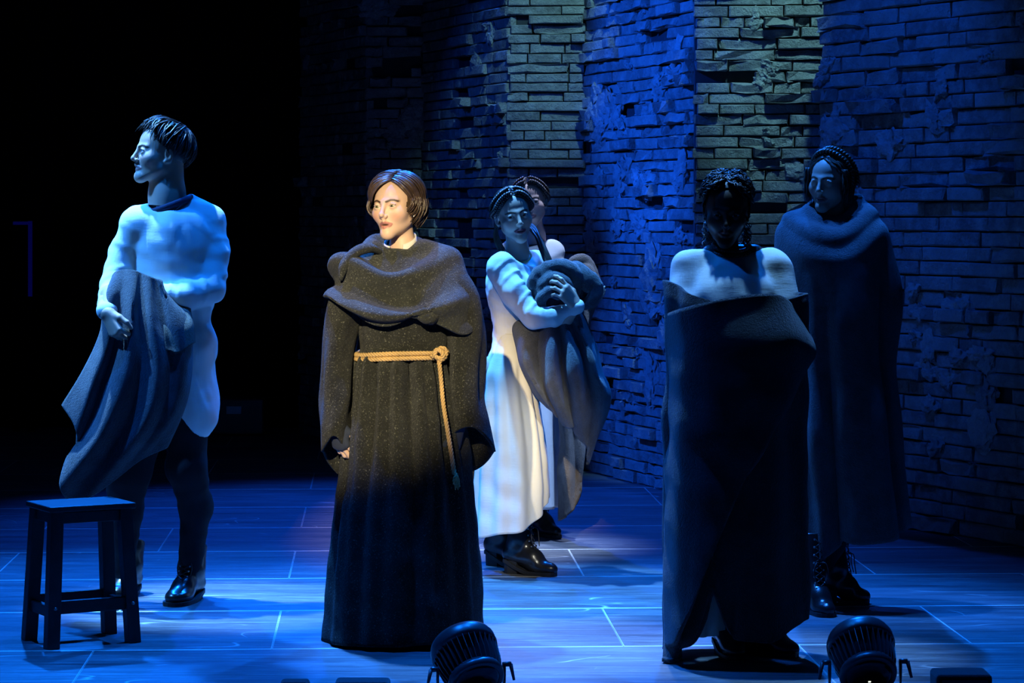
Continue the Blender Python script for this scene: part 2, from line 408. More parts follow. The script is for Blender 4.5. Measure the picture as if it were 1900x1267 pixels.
# joints measured along the seam direction: a row edge at pixel row 1206, a joint 0.37 m left of the vanishing line
row0 = F_PX * CAM_H / (1204.0 - HOR)
def board_mesh(w, d):
    e, ey, g, th = 0.0030, 0.0085, 0.0006, 0.03; v = []; f = []; mi = []
    for (ix, iy, z) in ((g, g, -0.0012), (e + g, ey + g, 0.0)):
        v += [(-w / 2 + ix, -d / 2 + iy, z), (w / 2 - ix, -d / 2 + iy, z), (w / 2 - ix, d / 2 - iy, z), (-w / 2 + ix, d / 2 - iy, z)]
    v += [(x, y, -th) for x, y, _ in v[:4]]
    for k in range(4):
        n = (k + 1) % 4; f += [[k, n, 4 + n, 4 + k], [8 + k, 8 + n, n, k]]; mi += [1, 0]
    f.append([4, 5, 6, 7]); mi.append(0)
    me = bpy.data.meshes.new('board'); me.from_pydata(v, [], f); me.materials.append(M['floor']); me.materials.append(M['floor_edge'])
    me.polygons.foreach_set('material_index', mi); me.update(); return me
bm_ = board_mesh(BW, BD)
v_, f_ = box((0, 12.2, -0.08), (12, 15, 0.1)); sub = mesh_obj('subfloor', v_, f_, M['sole'], floor, smooth=False)
dirx = Rf @ np.array([1, 0, 0.]); diry = Rf @ np.array([0, 1, 0.])
# seam line direction has vanishing point at pixel x 700 -> leans left with depth
anchor = np.array([(504 - 950) * row0 / F_PX, row0, 0.0])
for r in range(-2, 12):
    off = 0.0 if r % 2 == 0 else BW / 2
    for c in range(-5, 7):
        p = anchor + diry * (r + 0.5) * BD + dirx * ((c + 0.5) * BW + off)
        half = 0.19 * p[1] + BW
        if abs(p[0]) > half + .2 or p[1] < 7.6 or p[1] > 19.4: continue
        o = bpy.data.objects.new('board', bm_); link(o, floor); o.location = p - np.array([0, 12, 0]); o.rotation_euler = (0, 0, YAW)

# ------------------------------------------------------------------ black surround
M['drape'] = plain('black_serge', (0.004, 0.004, 0.006), 0.95, spec=.05)
def drape(name, x0, x1, y, z1=5.0, label=None):
    n = int((x1 - x0) / 0.05); xs = np.linspace(x0, x1, n); zs = np.linspace(0, z1, 8)
    g = np.zeros((len(zs), n, 3)); g[..., 0] = xs; g[..., 2] = zs[:, None]
    g[..., 1] = y + 0.05 * np.sin(xs * 17) + 0.02 * np.sin(xs * 41 + 1)
    v, f = sheet(g, 0.01); o = mesh_obj(name, v, f, M['drape']); tag(o, label, kind='structure'); return o
drape('wall_back', -5.6, -0.9, 19.0, label='black masking drape across the rear of the stage')

# ------------------------------------------------------------------ brick walls
def brick_material(name, c1, c2, c3):
    m, nt, b = nodes_of(name); co = objco(nt, (1, 1, 1)); oi = N(nt, 'ShaderNodeObjectInfo')
    geo = N(nt, 'ShaderNodeNewGeometry')
    n1 = noise(nt, 11, 6, .65, geo.outputs['Position']); n2 = noise(nt, 60, 4, .7, geo.outputs['Position'])
    base = mix(nt, oi.outputs['Random'], c1, c2)
    base = mix(nt, ramp(nt, n1, [(.42, 0.0), (.68, .85)]), base, c3)
    nt.links.new(base, b.inputs['Base Color']); b.inputs['Roughness'].default_value = .85; b.inputs['Specular IOR Level'].default_value = .25
    bump(nt, b, mix(nt, .5, n1, n2), 1.0, .03); return m
M['brick'] = brick_material('painted_brick', (0.17, 0.16, 0.155), (0.31, 0.29, 0.27), (0.40, 0.39, 0.37))
M['mortar'] = plain('dark_mortar', (0.035, 0.034, 0.034), .95, var=.4, bscale=40, bstr=.6)
M['plaster'] = brick_material('crumbled_plaster', (0.30, 0.30, 0.29), (0.42, 0.41, 0.39), (0.22, 0.21, 0.2))
def brick_mesh(seed, rough):
    r = np.random.default_rng(seed); nx, nz = 6, 4
    xs = np.array([-.5, -.47, -.18, .16, .47, .5]); zs = np.array([-.5, -.40, .40, .5]); v = []
    for k, z in enumerate(zs):
        for i, x in enumerate(xs):
            rim = i in (0, nx - 1) or k in (0, nz - 1); y = -1.0 + (0.13 if rim else 0.0)
            y += r.normal(0, rough * (1.6 if rim else 1.0)); jx = r.normal(0, rough * .10); jz = r.normal(0, rough * .5)
            v.append((x + (jx if 0 < i < nx - 1 or rough > .05 else 0), y, z + (jz if 0 < k < nz - 1 or rough > .05 else 0)))
    v = np.array(v); f = [[k * nx + i, k * nx + i + 1, (k + 1) * nx + i + 1, (k + 1) * nx + i] for k in range(nz - 1) for i in range(nx - 1)]
    ring = [i for i in range(nx)] + [k * nx + nx - 1 for k in range(1, nz)] + [(nz - 1) * nx + i for i in range(nx - 2, -1, -1)] + [k * nx for k in range(nz - 2, 0, -1)]
    n0 = len(v); back = v[ring].copy(); back[:, 1] = 0.0; v = np.concatenate([v, back])
    for j in range(len(ring)):
        n = (j + 1) % len(ring); f.append([ring[n], ring[j], n0 + j, n0 + n])
    me = bpy.data.meshes.new('brick'); me.from_pydata(v.tolist(), [], f); me.materials.append(M['brick']); me.update(); return me
BRICKS = [brick_mesh(s, .03) for s in range(8)] + [brick_mesh(20 + s, .12) for s in range(6)]
def lump_mesh(seed):
    bm = bmesh.new(); bmesh.ops.create_icosphere(bm, subdivisions=3, radius=1.0)
    v = np.array([w.co[:] for w in bm.verts]); r = np.random.default_rng(seed)
    k = 1 + .28 * wob(v, 3.2, seed) + .22 * wob(v, 9, seed + 50) + .10 * r.normal(size=len(v))
    for w, p in zip(bm.verts, v * k[:, None]): w.co = p
    me = bpy.data.meshes.new('plaster_patch'); bm.to_mesh(me); bm.free(); me.materials.append(M['plaster']); return me
LUMPS = [lump_mesh(s) for s in range(7)]
def brick_wall(name, label, a, b, ztop, course, lens, seed, rough=.25, missing=.03, jut=.08, patches=(), npatch=0, thick=.3):
    """a -> b in plan, left to right as seen from the house; the face looks towards the camera"""
    r = np.random.default_rng(seed); a = np.array([*a, 0.]); b = np.array([*b, 0.]); L = np.linalg.norm(b - a); d = (b - a) / L
    ang = math.atan2(d[1], d[0]); n = np.array([d[1], -d[0], 0])         # outward
    w = empty(name, (a + b) / 2); tag(w, label, kind='structure'); w.rotation_euler = (0, 0, ang)
    v, f = box((0, thick / 2 + .03, ztop / 2), (L, thick, ztop)); core = mesh_obj('mortar_core', v, f, M['mortar'], w, False, world_coords=False)
    z = 0.0; row = 0
    while z < ztop:
        h = course * r.uniform(.93, 1.07); x = -L / 2 - r.uniform(-.01, .02)
        x += 0 if row % 2 else 0
        first = True
        while x < L / 2 - .02:
            ln = r.uniform(*lens) * (r.uniform(.4, .65) if r.random() < .28 or (first and row % 2) else 1); first = False
            if L / 2 - (x + ln) < .07: ln = L / 2 - x + r.uniform(-.01, .015)
            if r.random() > missing:
                rg = r.random() < rough; me = BRICKS[r.integers(8, 14)] if rg else BRICKS[r.integers(0, 8)]
                o = bpy.data.objects.new('brick', me); link(o, w)
                out = r.normal(0, .005) + (r.uniform(.018, .05) if r.random() < jut else 0) - (r.uniform(.01, .025) if r.random() < .10 else 0)
                dep = .055 + max(out, -.04)
                o.scale = (ln - .007, dep, h - .006); o.location = (x + ln / 2, .04, z + h / 2)
                o.rotation_euler = (r.normal(0, .012), r.normal(0, .006), r.normal(0, .01))
                if r.random() < .5: o.scale[0] *= -1; o.scale[2] *= -1
            x += ln
        z += h; row += 1
    ps = list(patches) + [(r.uniform(-.5, .5), r.uniform(.1, ztop), r.uniform(.03, .10)) for _ in range(npatch)]
    for (u, zz, s) in ps:
        for q in range(2):
            o = bpy.data.objects.new('plaster_patch', LUMPS[r.integers(0, 7)]); link(o, w)
            o.location = (u * L + r.normal(0, s * .6), -.012, zz + r.normal(0, s * .7)); o.scale = (s * r.uniform(.6, 1.3), .022 + .1 * s * r.random(), s * r.uniform(.4, 1.0))
            o.rotation_euler = (0, r.uniform(-.5, .5), 0)
    return w
def plan(px, d): return ((px - 950) * d / F_PX, d)
A0, A1 = plan(560, 18.5), plan(682, 17.3); B1 = plan(786, 17.28); C1 = plan(945, 15.85); D1 = plan(1086, 15.82); E1 = plan(1292, 14.26)
F0, F1 = plan(1290, 14.06), plan(1528, 14.04); G0, G1 = plan(1525, 13.56), plan(1990, 11.85)
brick_wall('wall_far_left', 'dim slanted brick wall fading into the dark', A0, A1, 3.2, .068, (.24, .34), 11, npatch=6)
brick_wall('wall_left', 'narrow dim brick wall facing the house beside the dark', (A1[0], 17.3), B1, 3.2, .066, (.2, .3), 12, rough=.5, missing=.1, jut=.2, npatch=12)
brick_wall('wall_centre_left', 'dim blue slanted brick wall', B1, C1, 3.1, .062, (.26, .40), 13, rough=.15, npatch=6)
brick_wall('wall_centre', 'narrow grey green brick wall facing the house', (C1[0], 15.84), D1, 3.0, .056, (.2, .42), 14, rough=.2, missing=.02, npatch=0)
brick_wall('wall_centre_right', 'bright blue slanted brick wall with crumbled plaster', D1, E1, 2.95, .064, (.24, .40), 15, rough=.45, missing=.05, jut=.16,
           patches=[(-.40, 2.28, .10), (-.30, 2.18, .12), (-.36, 2.05, .08), (-.10, 1.98, .10), (-.22, 2.08, .10), (-.42, 1.62, .08), (-.2, 1.5, .10), (.05, 1.35, .10), (.2, 2.2, .09),
                    (.33, 2.3, .08), (.2, 1.1, .12), (.1, .95, .12), (.25, .8, .12), (.05, 1.6, .09), (-.1, 1.75, .08), (.4, 1.75, .08), (-.42, 1.35, .08), (.15, .6, .10), (.3, .42, .1)], npatch=14)
brick_wall('wall_right', 'weathered grey green brick wall facing the house with jutting bricks', F0, F1, 2.85, .057, (.16, .34), 16, rough=.4, missing=.03, jut=.22, npatch=12)
brick_wall('wall_far_right', 'dark blue slanted brick wall beside the blanket wrapped people', G0, G1, 2.75, .072, (.26, .42), 17, rough=.2, jut=.06, npatch=12,
           patches=[(-.46, 2.2, .07), (-.42, 2.05, .09), (-.44, 1.9, .07), (-.36, 1.7, .08), (-.1, .9, .05), (-.08, 1.1, .06)])
# doorway edge in the dark wing; its faint blue light is put in as emission
M['slot'] = None
m, nt, b = nodes_of('dim_blue_edge_glow'); b.inputs['Base Color'].default_value = (0, 0, .01, 1); b.inputs['Emission Color'].default_value = (.02, .02, 1, 1); b.inputs['Emission Strength'].default_value = .035; M['slot'] = m
dr = empty('door_frame_glow', P(52, 801, 18.6) * np.array([1, 1, 0]), 'dim blue glow painted along a doorway edge in the dark wing', 'doorway edge')
for c, s in (((42, 414, 18.6), (.13, .02, .022)), ((56, 480, 18.6), (.026, .02, .52))):
    v, f = box(P(*c), s); mesh_obj('strip', v, f, M['slot'], dr, False)
for x0 in (30, 59):
    a_ = P(x0, 408, 18.64); v, f = box((a_[0], 18.64, a_[2] / 2), (.05, .04, a_[2])); mesh_obj('post', v, f, M['drape'], dr, False)
# ------------------------------------------------------------------ stool
def make_stool():
    c = np.array([(150 - 950) * 9.48 / F_PX, 9.48, 0.0]); R = rotz(math.radians(29.5))
    st = empty('stool', c, 'small black wooden stool with splayed legs and stretchers', 'stool')
    W = lambda p: c + R @ np.array(p, float)
    zt = .49; hx, hy = .159, .124
    v, f = box((0, 0, 0), (2 * hx + .0, 2 * hy, .020)); v = v @ R.T + c + np.array([0, 0, zt - .010])
    bevel(mesh_obj('seat', v, f, M['blackwood'], st, False), .004)
    corner = lambda sx, sy, z: np.array([sx * (.126 + (.467 - z) * .050), sy * (.092 + (.467 - z) * .050), z])
    def beam(name, a, b, w, h, rot=True):
        a, b = W(a), W(b); t = unit(b - a); side = unit(np.cross(t, [0, 0, 1])) if abs(t[2]) < .9 else R[:, 0]
        up = np.cross(side, t); v = []
        for q in (a, b):
            for i, j in ((-1, -1), (1, -1), (1, 1), (-1, 1)): v.append(q + side * i * w / 2 + up * j * h / 2)
        f = [[3, 2, 1, 0], [4, 5, 6, 7]] + [[k, (k + 1) % 4, 4 + (k + 1) % 4, 4 + k] for k in range(4)]
        return bevel(mesh_obj(name, v, f, M['blackwood'], st, False), .003)
    for sx in (-1, 1):
        for sy in (-1, 1):
            beam('leg', corner(sx, sy, .0), corner(sx, sy, .472), .046, .046)
    for sy in (-1, 1):
        beam('apron', corner(-1, sy, .448), corner(1, sy, .448), .022, .04)
        beam('stretcher', corner(-1, sy, .14), corner(1, sy, .14), .022, .045)
    for sx in (-1, 1):
        beam('apron', corner(sx, -1, .448), corner(sx, 1, .448), .022, .04)
        beam('stretcher', corner(sx, -1, .125), corner(sx, 1, .125), .022, .04)
    for sx, sy in ((-1, -1), (1, -1)):
        p = W(corner(sx, sy, .14) + np.array([0, -.024, 0])); v, f = lathe([(.006, 0), (.006, .006), (.003, .009)], 8, R @ rotx(math.pi / 2), p); mesh_obj('bolt', v, f, M['eyelet'], st)
make_stool()

# ------------------------------------------------------------------ floor lamps at the stage edge
def make_lamp(px, py, d, yaw, tilt, label, s=1.0):
    c = P(px, py, d); root = empty('floor_lamp', (c[0], c[1], 0), label, 'stage light', 'uplights along the stage edge')
    ax = np.array([math.sin(yaw) * math.cos(tilt), math.cos(yaw) * math.cos(tilt), math.sin(tilt)])     # beam direction, away from the house
    side = unit(np.cross(ax, [0, 0, 1])); up = np.cross(side, ax); R = np.stack([side, up, ax], 1)
    def part(name, prof, mat, parent=root, sides=40): v, f = lathe([(a * s, b * s) for a, b in prof], sides, R, c); return mesh_obj(name, v, f, mat, parent)
    part('housing', [(.02, -.055), (.070, -.052), (.074, .03), (.088, .05), (.092, .054)], M['metal'])
    part('front_ring', [(.088, .05), (.104, .052), (.107, .062), (.106, .085), (.100, .100), (.093, .104), (.085, .100), (.085, .06)], M['metal'])
    part('lens', [(.001, .085), (.05, .088), (.086, .082), (.086, .075)], M['glass'])
    part('rear_ring', [(.070, -.064), (.082, -.066), (.088, -.062), (.090, -.050), (.086, -.036), (.072, -.036)], M['metal'])
    part('rear_cover', [(.001, -.078), (.03, -.077), (.06, -.072), (.076, -.062), (.076, -.05)], M['glass'])
    v0 = np.array([[x, r, z] for x in (-.0011, .0011) for r, z in ((.072, -.045), (.087, -.042), (.098, .0), (.104, .056), (.072, .056))]) * s
    ff = [[0, 1, 2, 3, 4], [9, 8, 7, 6, 5]] + [[k, 5 + k, 5 + (k + 1) % 5, (k + 1) % 5] for k in range(5)]
    me = bpy.data.meshes.new('cooling_fin'); me.from_pydata(v0.tolist(), [], ff); me.materials.append(M['metal'])
    for k in range(34):
        o = bpy.data.objects.new('cooling_fin', me); link(o, root)
        o.matrix_local = Matrix.Translation(Vector((0, 0, c[2]))) @ Matrix(R.tolist()).to_4x4() @ Matrix.Rotation(k * 2 * math.pi / 34, 4, 'Z')
    # trunnion yoke
    yk = []
    for sg in (-1, 1):
        p = c + side * sg * .112 * s; yk.append(np.array([p, p + np.array([0, 0, -.03]), [p[0], p[1], .012]]))
    path = [yk[0][0], yk[0][1], yk[0][2], yk[1][2], yk[1][1], yk[1][0]]
    v, f = tube(path, .010, 6, flat=.5); mesh_obj('yoke', v, f, M['metal'], root, False)
    v, f = box((c[0], c[1], .006), (.24, .10, .012)); mesh_obj('foot', v, f, M['metal'], root, False)
    for sg in (-1, 1):
        p = c + side * sg * .108 * s; q = p + side * sg * .026
        v, f = join(tube([p, q], .008, 8), tube([q, q + side * sg * .012 + np.array([0, -.01, -.05])], [.007, .0045], 6))
        mesh_obj('lever', v, f, M['metal'], root)
    return root, R, c
lp, R1, c1 = make_lamp(874, 1237, 8.35, math.radians(-24), math.radians(38), 'black finned floor lamp in front of the rope belted robe')
lp2, R2, c2 = make_lamp(1605, 1228, 8.35, math.radians(-6), math.radians(36), 'black finned floor lamp beside the carpeted black box')
m, nt, b = nodes_of('tiny_white_display'); b.inputs['Base Color'].default_value = (.1, .1, .1, 1); b.inputs['Emission Color'].default_value = (.9, 1, .8, 1); b.inputs['Emission Strength'].default_value = 1.5
for r_, R_, c_ in ((lp, R1, c1), (lp2, R2, c2)):
    v, f = box((0, 0, 0), (.008, .004, .002)); v = v @ R_.T + c_ + R_ @ np.array([.0, -.006, -.0785]); mesh_obj('display', v, f, m, r_, False)

def carpet_box(x0, x1, y0, d, depth, label, z=None):
    a = P(x0, y0, d); b = P(x1, y0, d); zt = a[2]
    bx = empty('monitor_box', ((a[0] + b[0]) / 2, d + depth / 2, 0), label, 'box')
    v, f = box(((a[0] + b[0]) / 2, d + depth / 2, zt / 2), (b[0] - a[0], depth, zt)); bevel(mesh_obj('case', v, f, M['carpet'], bx, False), .012, 3)
    v, f = box(((a[0] + b[0]) / 2, d - .002, zt / 2), (b[0] - a[0] - .03, .008, zt - .03)); mesh_obj('grille', v, f, M['glass'], bx, False)
carpet_box(1738, 1842, 1252, 8.2, .14, 'black carpet covered box at the stage edge right of a finned lamp')
carpet_box(620, 722, 1266, 8.1, .10, 'low black carpet covered box at the stage edge below the robe hem')
carpet_box(518, 572, 1266, 8.1, .08, 'small low black box at the stage edge between stool and robe')
# dark road case far back in the wing
rc = empty('road_case', P(446, 802, 18.4) * np.array([1, 1, 0]), 'dark equipment case standing far back in the black wing', 'case')
v, f = box(P(446, 770, 18.4), (.34, .3, .24)); bevel(mesh_obj('case_body', v, f, M['metal'], rc, False), .01)
v, f = box(P(434, 761, 18.24), (.10, .02, .05)); mesh_obj('latch', v, f, M['eyelet'], rc, False)
for x in (425, 467):
    p = P(x, 800, 18.4); v, f = lathe([(.03, -.015), (.03, .015)], 12, roty(math.pi / 2), (p[0], p[1], .03)); mesh_obj('caster', v, f, M['sole'], rc)
v, f = box(P(446, 795, 18.4), (.30, .26, .03)); mesh_obj('case_base', v, f, M['metal'], rc, False)
# ------------------------------------------------------------------ people: heads, eyes, hair, hands, boots
class Head:
    """head frame: x = the person's left, y = forward, z = up; yaw > 0 turns the face to the picture's left"""
    def __init__(s, centre, yaw, pitch=0.0, roll=0.0, scale=0.93, jaw=1.0, nose=1.0, male=False, mouth=0.0, lids=(31, 20), gaze=(0, 0)):
        a = math.radians(yaw); fwd = np.array([-math.sin(a), -math.cos(a), 0]); left = np.array([math.cos(a), -math.sin(a), 0]); up = np.array([0, 0, 1.0])
        B = np.stack([left, fwd, up], 1)
        s.R = B @ rotx(-math.radians(pitch)) @ roty(math.radians(roll)); s.c = np.array(centre, float); s.s = scale
        s.jaw, s.nose, s.male, s.mouth, s.lids, s.gaze = jaw, nose, male, mouth, lids, gaze
    def w(s, p): return s.c + (np.asarray(p, float) * s.s) @ s.R.T
    def l(s, q): return ((q - s.c) @ s.R) / s.s
    EYE = (0.0315, 0.0765, 0.004)
    def solid(s):
        S = Solid(); j = s.jaw
        S.ell((0, -.016, .042), (.0745, .094, .082), k=0)
        S.ell((0, .022, -.012), (.0635, .070, .088), k=.02)
        S.ell((0, .028, .048), (.058, .060, .058), k=.02)
        S.cone((-.050 * j, .002, -.050), (-.012 * j, .070, -.094), .018, .015, .022); S.cone((.050 * j, .002, -.050), (.012 * j, .070, -.094), .018, .015, .022)
        S.ball((0, .0765, -.097), .0165 if not s.male else .019, .018)
        S.cone((0, .052, -.056), (0, .064, -.085), .030, .022, .02)
        for g in (-1, 1):
            S.ball((g * .041, .054, -.020), .023, .028)                                   # cheekbone
            S.cone((g * .010, .0870, .0215), (g * .040, .0715, .0235), .0080, .007, .016)   # brow
            S.ell((g * .031, .094, .003), (.0185, .0115, .0115), k=.012, sub=True)         # socket
        S.cone((0, .089, .018), (0, .1085, -.022), .0070, .0080, .011)
        S.ball((0, .1105 + .003 * (s.nose - 1) * 10, -.0275), .0088, .007)
        for g in (-1, 1): S.ball((g * .0105, .0985, -.0315), .0072, .006)
        S.cone((0, .0960, -.0405), (0, .0945, -.050), .0065, .007, .010)                   # philtrum
        m = s.mouth
        S.line([(-.0235, .0795, -.0605), (-.012, .0875, -.0565), (-.004, .0915, -.0545), (0, .091, -.056), (.004, .0915, -.0545), (.012, .0875, -.0565), (.0235, .0795, -.0605)], [.0018, .0032, .0038, .0034, .0038, .0032, .0018], .006)
        S.line([(-.021, .0795, -.0625 - m * .3), (-.010, .0870, -.0670 - m), (0, .0895, -.0685 - m), (.010, .0870, -.0670 - m), (.021, .0795, -.0625 - m * .3)], [.0018, .0042, .0048, .0042, .0018], .006)
        S.ell((0, .096, -.0615 - m * .5), (.020, .012, .0010 + m * .55), k=.0015, sub=True)
        for g in (-1, 1):
            e = np.array([g * s.EYE[0], s.EYE[1], s.EYE[2]])
            S.ball(e, .0153, .005)
            lu, ld = [math.radians(t) for t in s.lids]
            def wedge(q, e=e, lu=lu, ld=ld, g=g):
                p = q - e - np.array([0, .0035, 0]); tilt = p[:, 2] - g * p[:, 0] * .10
                up = tilt * math.cos(lu) - p[:, 1] * math.sin(lu); dn = -tilt * math.cos(ld) - p[:, 1] * math.sin(ld)
                sph = np.sqrt(((q - e) ** 2).sum(1)) - .020
                return np.maximum(np.maximum(up, dn), sph)
            if lu + ld > .02: S.func(wedge, .0008, True)
            else: S.cone(e + np.array([-.012 * 1, .0115, -.006]), e + np.array([.012, .0115, -.006]), .0012, .0012, .001, True)
            S.line([e + np.array([g * -.013, .006, .0035]), e + np.array([0, .0135, .0098]), e + np.array([g * .012, .008, .005])], [.002, .0026, .002], .004)   # lid fold
        for g in (-1, 1):                                                                  # ears
            Re = rotx(-.18) @ rotz(g * .35)
            S.ell((g * .076, -.012, .000), (.0065, .0165, .029), Re, .006); S.ell((g * .0805, -.008, .003), (.0055, .0085, .016), Re, .004, True)
            S.ball((g * .073, -.001, -.026), .0075, .008)
        nk = .043 if not s.male else .066
        S.cone((0, -.026, -.030), (0, -.042, -.15), nk, nk * 1.02, .018); S.cone((0, -.042, -.15), (0, -.050, -.205), nk * 1.02, nk * 1.12, .03)
        if s.male: S.ball((0, .012, -.148), .012, .012)
        return S
    def mesh(s, h=.0028, skin=(.62, .38, .27), lip=(.50, .17, .14), brow=(.05, .03, .02), neck=-.20, extra=None, stubble=0.0):
        S = s.solid()
        v, f = nets(S, (-.1, -.125, neck), (.1, .135, .14), h / s.s)
        col = np.tile(np.array(skin), (len(v), 1))
        col *= (1 + .05 * wob(v, 60, 3))[:, None]
        def near(pts, r, c, soft=.0025, only_front=True, w=(1, 1, 1)):
            w = np.array(w)
            d = np.full(len(v), 9.0)
            for a, b in zip(pts[:-1], pts[1:]):
                a = np.array(a); b = np.array(b); ab = b - a; t = np.clip(((v - a) * w) @ (ab * w) / ((ab * w) @ (ab * w)), 0, 1); d = np.minimum(d, np.linalg.norm((v - a - t[:, None] * ab) * w, axis=1))
            k = np.clip((r - d) / soft + .5, 0, 1) * ((v[:, 1] > .05) if only_front else 1)
            col[:] = col * (1 - k[:, None]) + np.array(c) * k[:, None]
        m = s.mouth
        near([(-.045, .05, -.025), (-.04, .075, -.03)], .016, (skin[0], skin[1] * .78, skin[2] * .78), .02); near([(.045, .05, -.025), (.04, .075, -.03)], .016, (skin[0], skin[1] * .78, skin[2] * .78), .02)
        near([(-.023, .0805, -.0605), (-.006, .097, -.055), (0, .097, -.056), (.006, .097, -.055), (.023, .0805, -.0605)], .0046, lip)
        near([(-.020, .083, -.0635 - m * .3), (0, .0945, -.069 - m), (.020, .083, -.0635 - m * .3)], .0056, lip)
        if m > 0: near([(-.014, .084, -.0615 - m * .5), (.014, .084, -.0615 - m * .5)], .002 + m * .35, (.02, .008, .008), .002)
        for g in (-1, 1):
            near([(g * .013, .0960, .0205), (g * .028, .0905, .0262), (g * .040, .0795, .0255), (g * .049, .066, .0215)], .0038 if not s.male else .0046, brow, .003, w=(1, .15, 1))
            e = np.array([g * s.EYE[0], s.EYE[1], s.EYE[2]]); lu, ld = s.lids
            if lu + ld > 1: near([e + np.array([-g * .013, .0065, .0018]), e + np.array([0, .0142, (.0148 * math.sin(math.radians(lu)) + .0008)]), e + np.array([g * .0145, .007, .003])], .0017, (.03, .02, .015), .0015)
        if extra: extra(v, col, near)
        return s.w(v), f, np.clip(col, 0, 1)
    def eyes(s, parent, iris=(.16, .17, .10)):
        for g in (-1, 1):
            n1, n2 = 40, 28; th = np.linspace(0, math.pi, n2); ph = np.arange(n1) * 2 * math.pi / n1
            v = np.array([[math.sin(t) * math.cos(a), math.cos(t), math.sin(t) * math.sin(a)] for t in th for a in ph])
            ang = np.degrees(np.arccos(np.clip(v[:, 1], -1, 1)))
            col = np.where((ang < 11)[:, None], np.array([.005, .005, .005]), np.where((ang < 27)[:, None], np.array(iris), np.array([.62, .58, .54])))
            f = [[i * n1 + j, i * n1 + (j + 1) % n1, (i + 1) * n1 + (j + 1) % n1, (i + 1) * n1 + j] for i in range(n2 - 1) for j in range(n1)]
            Rg = rotz(-math.radians(s.gaze[0])) @ rotx(math.radians(s.gaze[1]))
            p = (v * .0138) @ Rg.T + np.array([g * s.EYE[0], s.EYE[1], s.EYE[2]])
            mesh_obj('eye', s.w(p), f, M['eye'], parent, col=col)
SHELL_C = np.array([0, -.016, .036])
def strands(paths, r0, taper=(.7, 1.0, .9, .25), sides=5, flat=.55):
    parts = []
    for k, p in enumerate(paths):
        n = len(p); rr = np.interp(np.linspace(0, 1, n), np.linspace(0, 1, len(taper)), taper) * (r0[k] if hasattr(r0, '__len__') else r0)
        parts.append(tube(p, rr, sides, flat=flat))
    return join(*parts)
def on_shell(u, rad): return SHELL_C + u * np.array(rad)
def arc(u0, u1, n):
    u0, u1 = unit(u0), unit(u1); t = np.linspace(0, 1, n)[:, None]; om = math.acos(np.clip(u0 @ u1, -.999, .999))
    return (np.sin((1 - t) * om) * u0 + np.sin(t * om) * u1) / math.sin(om)
def cap(h, rad, cut, hh=.005, grow=0.0):
    """close-lying cap of hair: an ellipsoid shell kept where cut(local points) is true"""
    S = Solid(); S.ell(SHELL_C, rad)
    v, f = nets(S, SHELL_C - np.array(rad) - .01, SHELL_C + np.array(rad) + .01, hh)
    keep = cut(v); f = f[keep[f].all(1)]; used = np.unique(f); mp = -np.ones(len(v), int); mp[used] = np.arange(len(used))
    return v[used], mp[f]
def braid(path, r, pitch):
    path = np.asarray(path, float); L = np.concatenate([[0], np.cumsum(np.linalg.norm(np.diff(path, axis=0), axis=1))])
    n = int(L[-1] / pitch * 14); s = np.linspace(0, L[-1], n); p = np.stack([np.interp(s, L, path[:, k]) for k in range(3)], 1)
    t = np.gradient(p, axis=0); t /= np.linalg.norm(t, axis=1, keepdims=True); c0 = p.mean(0); out = p - SHELL_C; out -= t * (out * t).sum(1)[:, None]; out /= np.linalg.norm(out, axis=1, keepdims=True) + 1e-9
    sd = np.cross(t, out); parts = []
    for k in range(3):
        ph = s / pitch * 2 * math.pi + k * 2 * math.pi / 3
        parts.append(tube(p + sd * (r * 1.0 * np.sin(ph))[:, None] + out * (r * .6 * np.sin(2 * ph))[:, None], r * .52, 6))
    return join(*parts)
# ---- hands
def hand(S, wrist, along, back, thumb_side, curl=(30, 40, 30), spread=6, thumb=(35, 25), size=1.0, fore=None, fr=.026, curls=None):
    """adds a hand to a Solid: along = wrist to knuckles, back = dorsal normal, thumb_side = +-1 about cross(along, back)"""
    y = unit(along); z = unit(np.asarray(back) - y * (np.asarray(back) @ y)); x = np.cross(y, z) * thumb_side; w = np.array(wrist, float)
    T = lambda a, b, c: w + size * (x * a + y * b + z * c)
    if fore is not None: S.cone(fore, w, fr * 1.25, fr * .86, .012)
    roots = [(.030, .088, .0), (.011, .093, .003), (-.009, .088, .002), (-.027, .078, -.002)]
    lens = [(.040, .025, .020), (.045, .028, .021), (.041, .026, .020), (.032, .020, .018)]; rad = [.0092, .0095, .009, .0078]
    for i, r in enumerate(roots):
        S.cone(T(r[0] * .55, .008, 0), T(*r), .0145 * size, .0115 * size, .014)
    for i, (r, l) in enumerate(zip(roots, lens)):
        p = T(*r); cs = curls[i] if curls is not None else curl; a = 0.0; sp = math.radians((1.5 - i) * spread)
        for k in range(3):
            a += math.radians(cs[k]); d = (y * math.cos(sp) + x * math.sin(sp)) * math.cos(a) - z * math.sin(a)
            q = p + d * l[k] * size; S.cone(p, q, rad[i] * size * (1 - .08 * k), rad[i] * size * (.92 - .1 * k), .004); p = q
    p = T(.020, .018, -.006); q = T(.044, .046, -.012); S.cone(p, q, .0165 * size, .0125 * size, .012)
    a1, a2 = [math.radians(t) for t in thumb]
    d = unit(y * math.cos(a1) + x * math.sin(a1) * .8 - z * .35); q2 = q + d * .034 * size; S.cone(q, q2, .0115 * size, .0098 * size, .005)
    d = unit(y * math.cos(a2) + x * math.sin(a2) * .5 - z * .45); q3 = q2 + d * .027 * size; S.cone(q2, q3, .0098 * size, .0075 * size, .004)
    return S
def solid_mesh(S, lo, hi, h, disp=None):
    v, f = nets(S, np.minimum(lo, hi), np.maximum(lo, hi), h)
    if disp is not None: v = v + vnormals(v, f) * disp(v)[:, None]
    return v, f
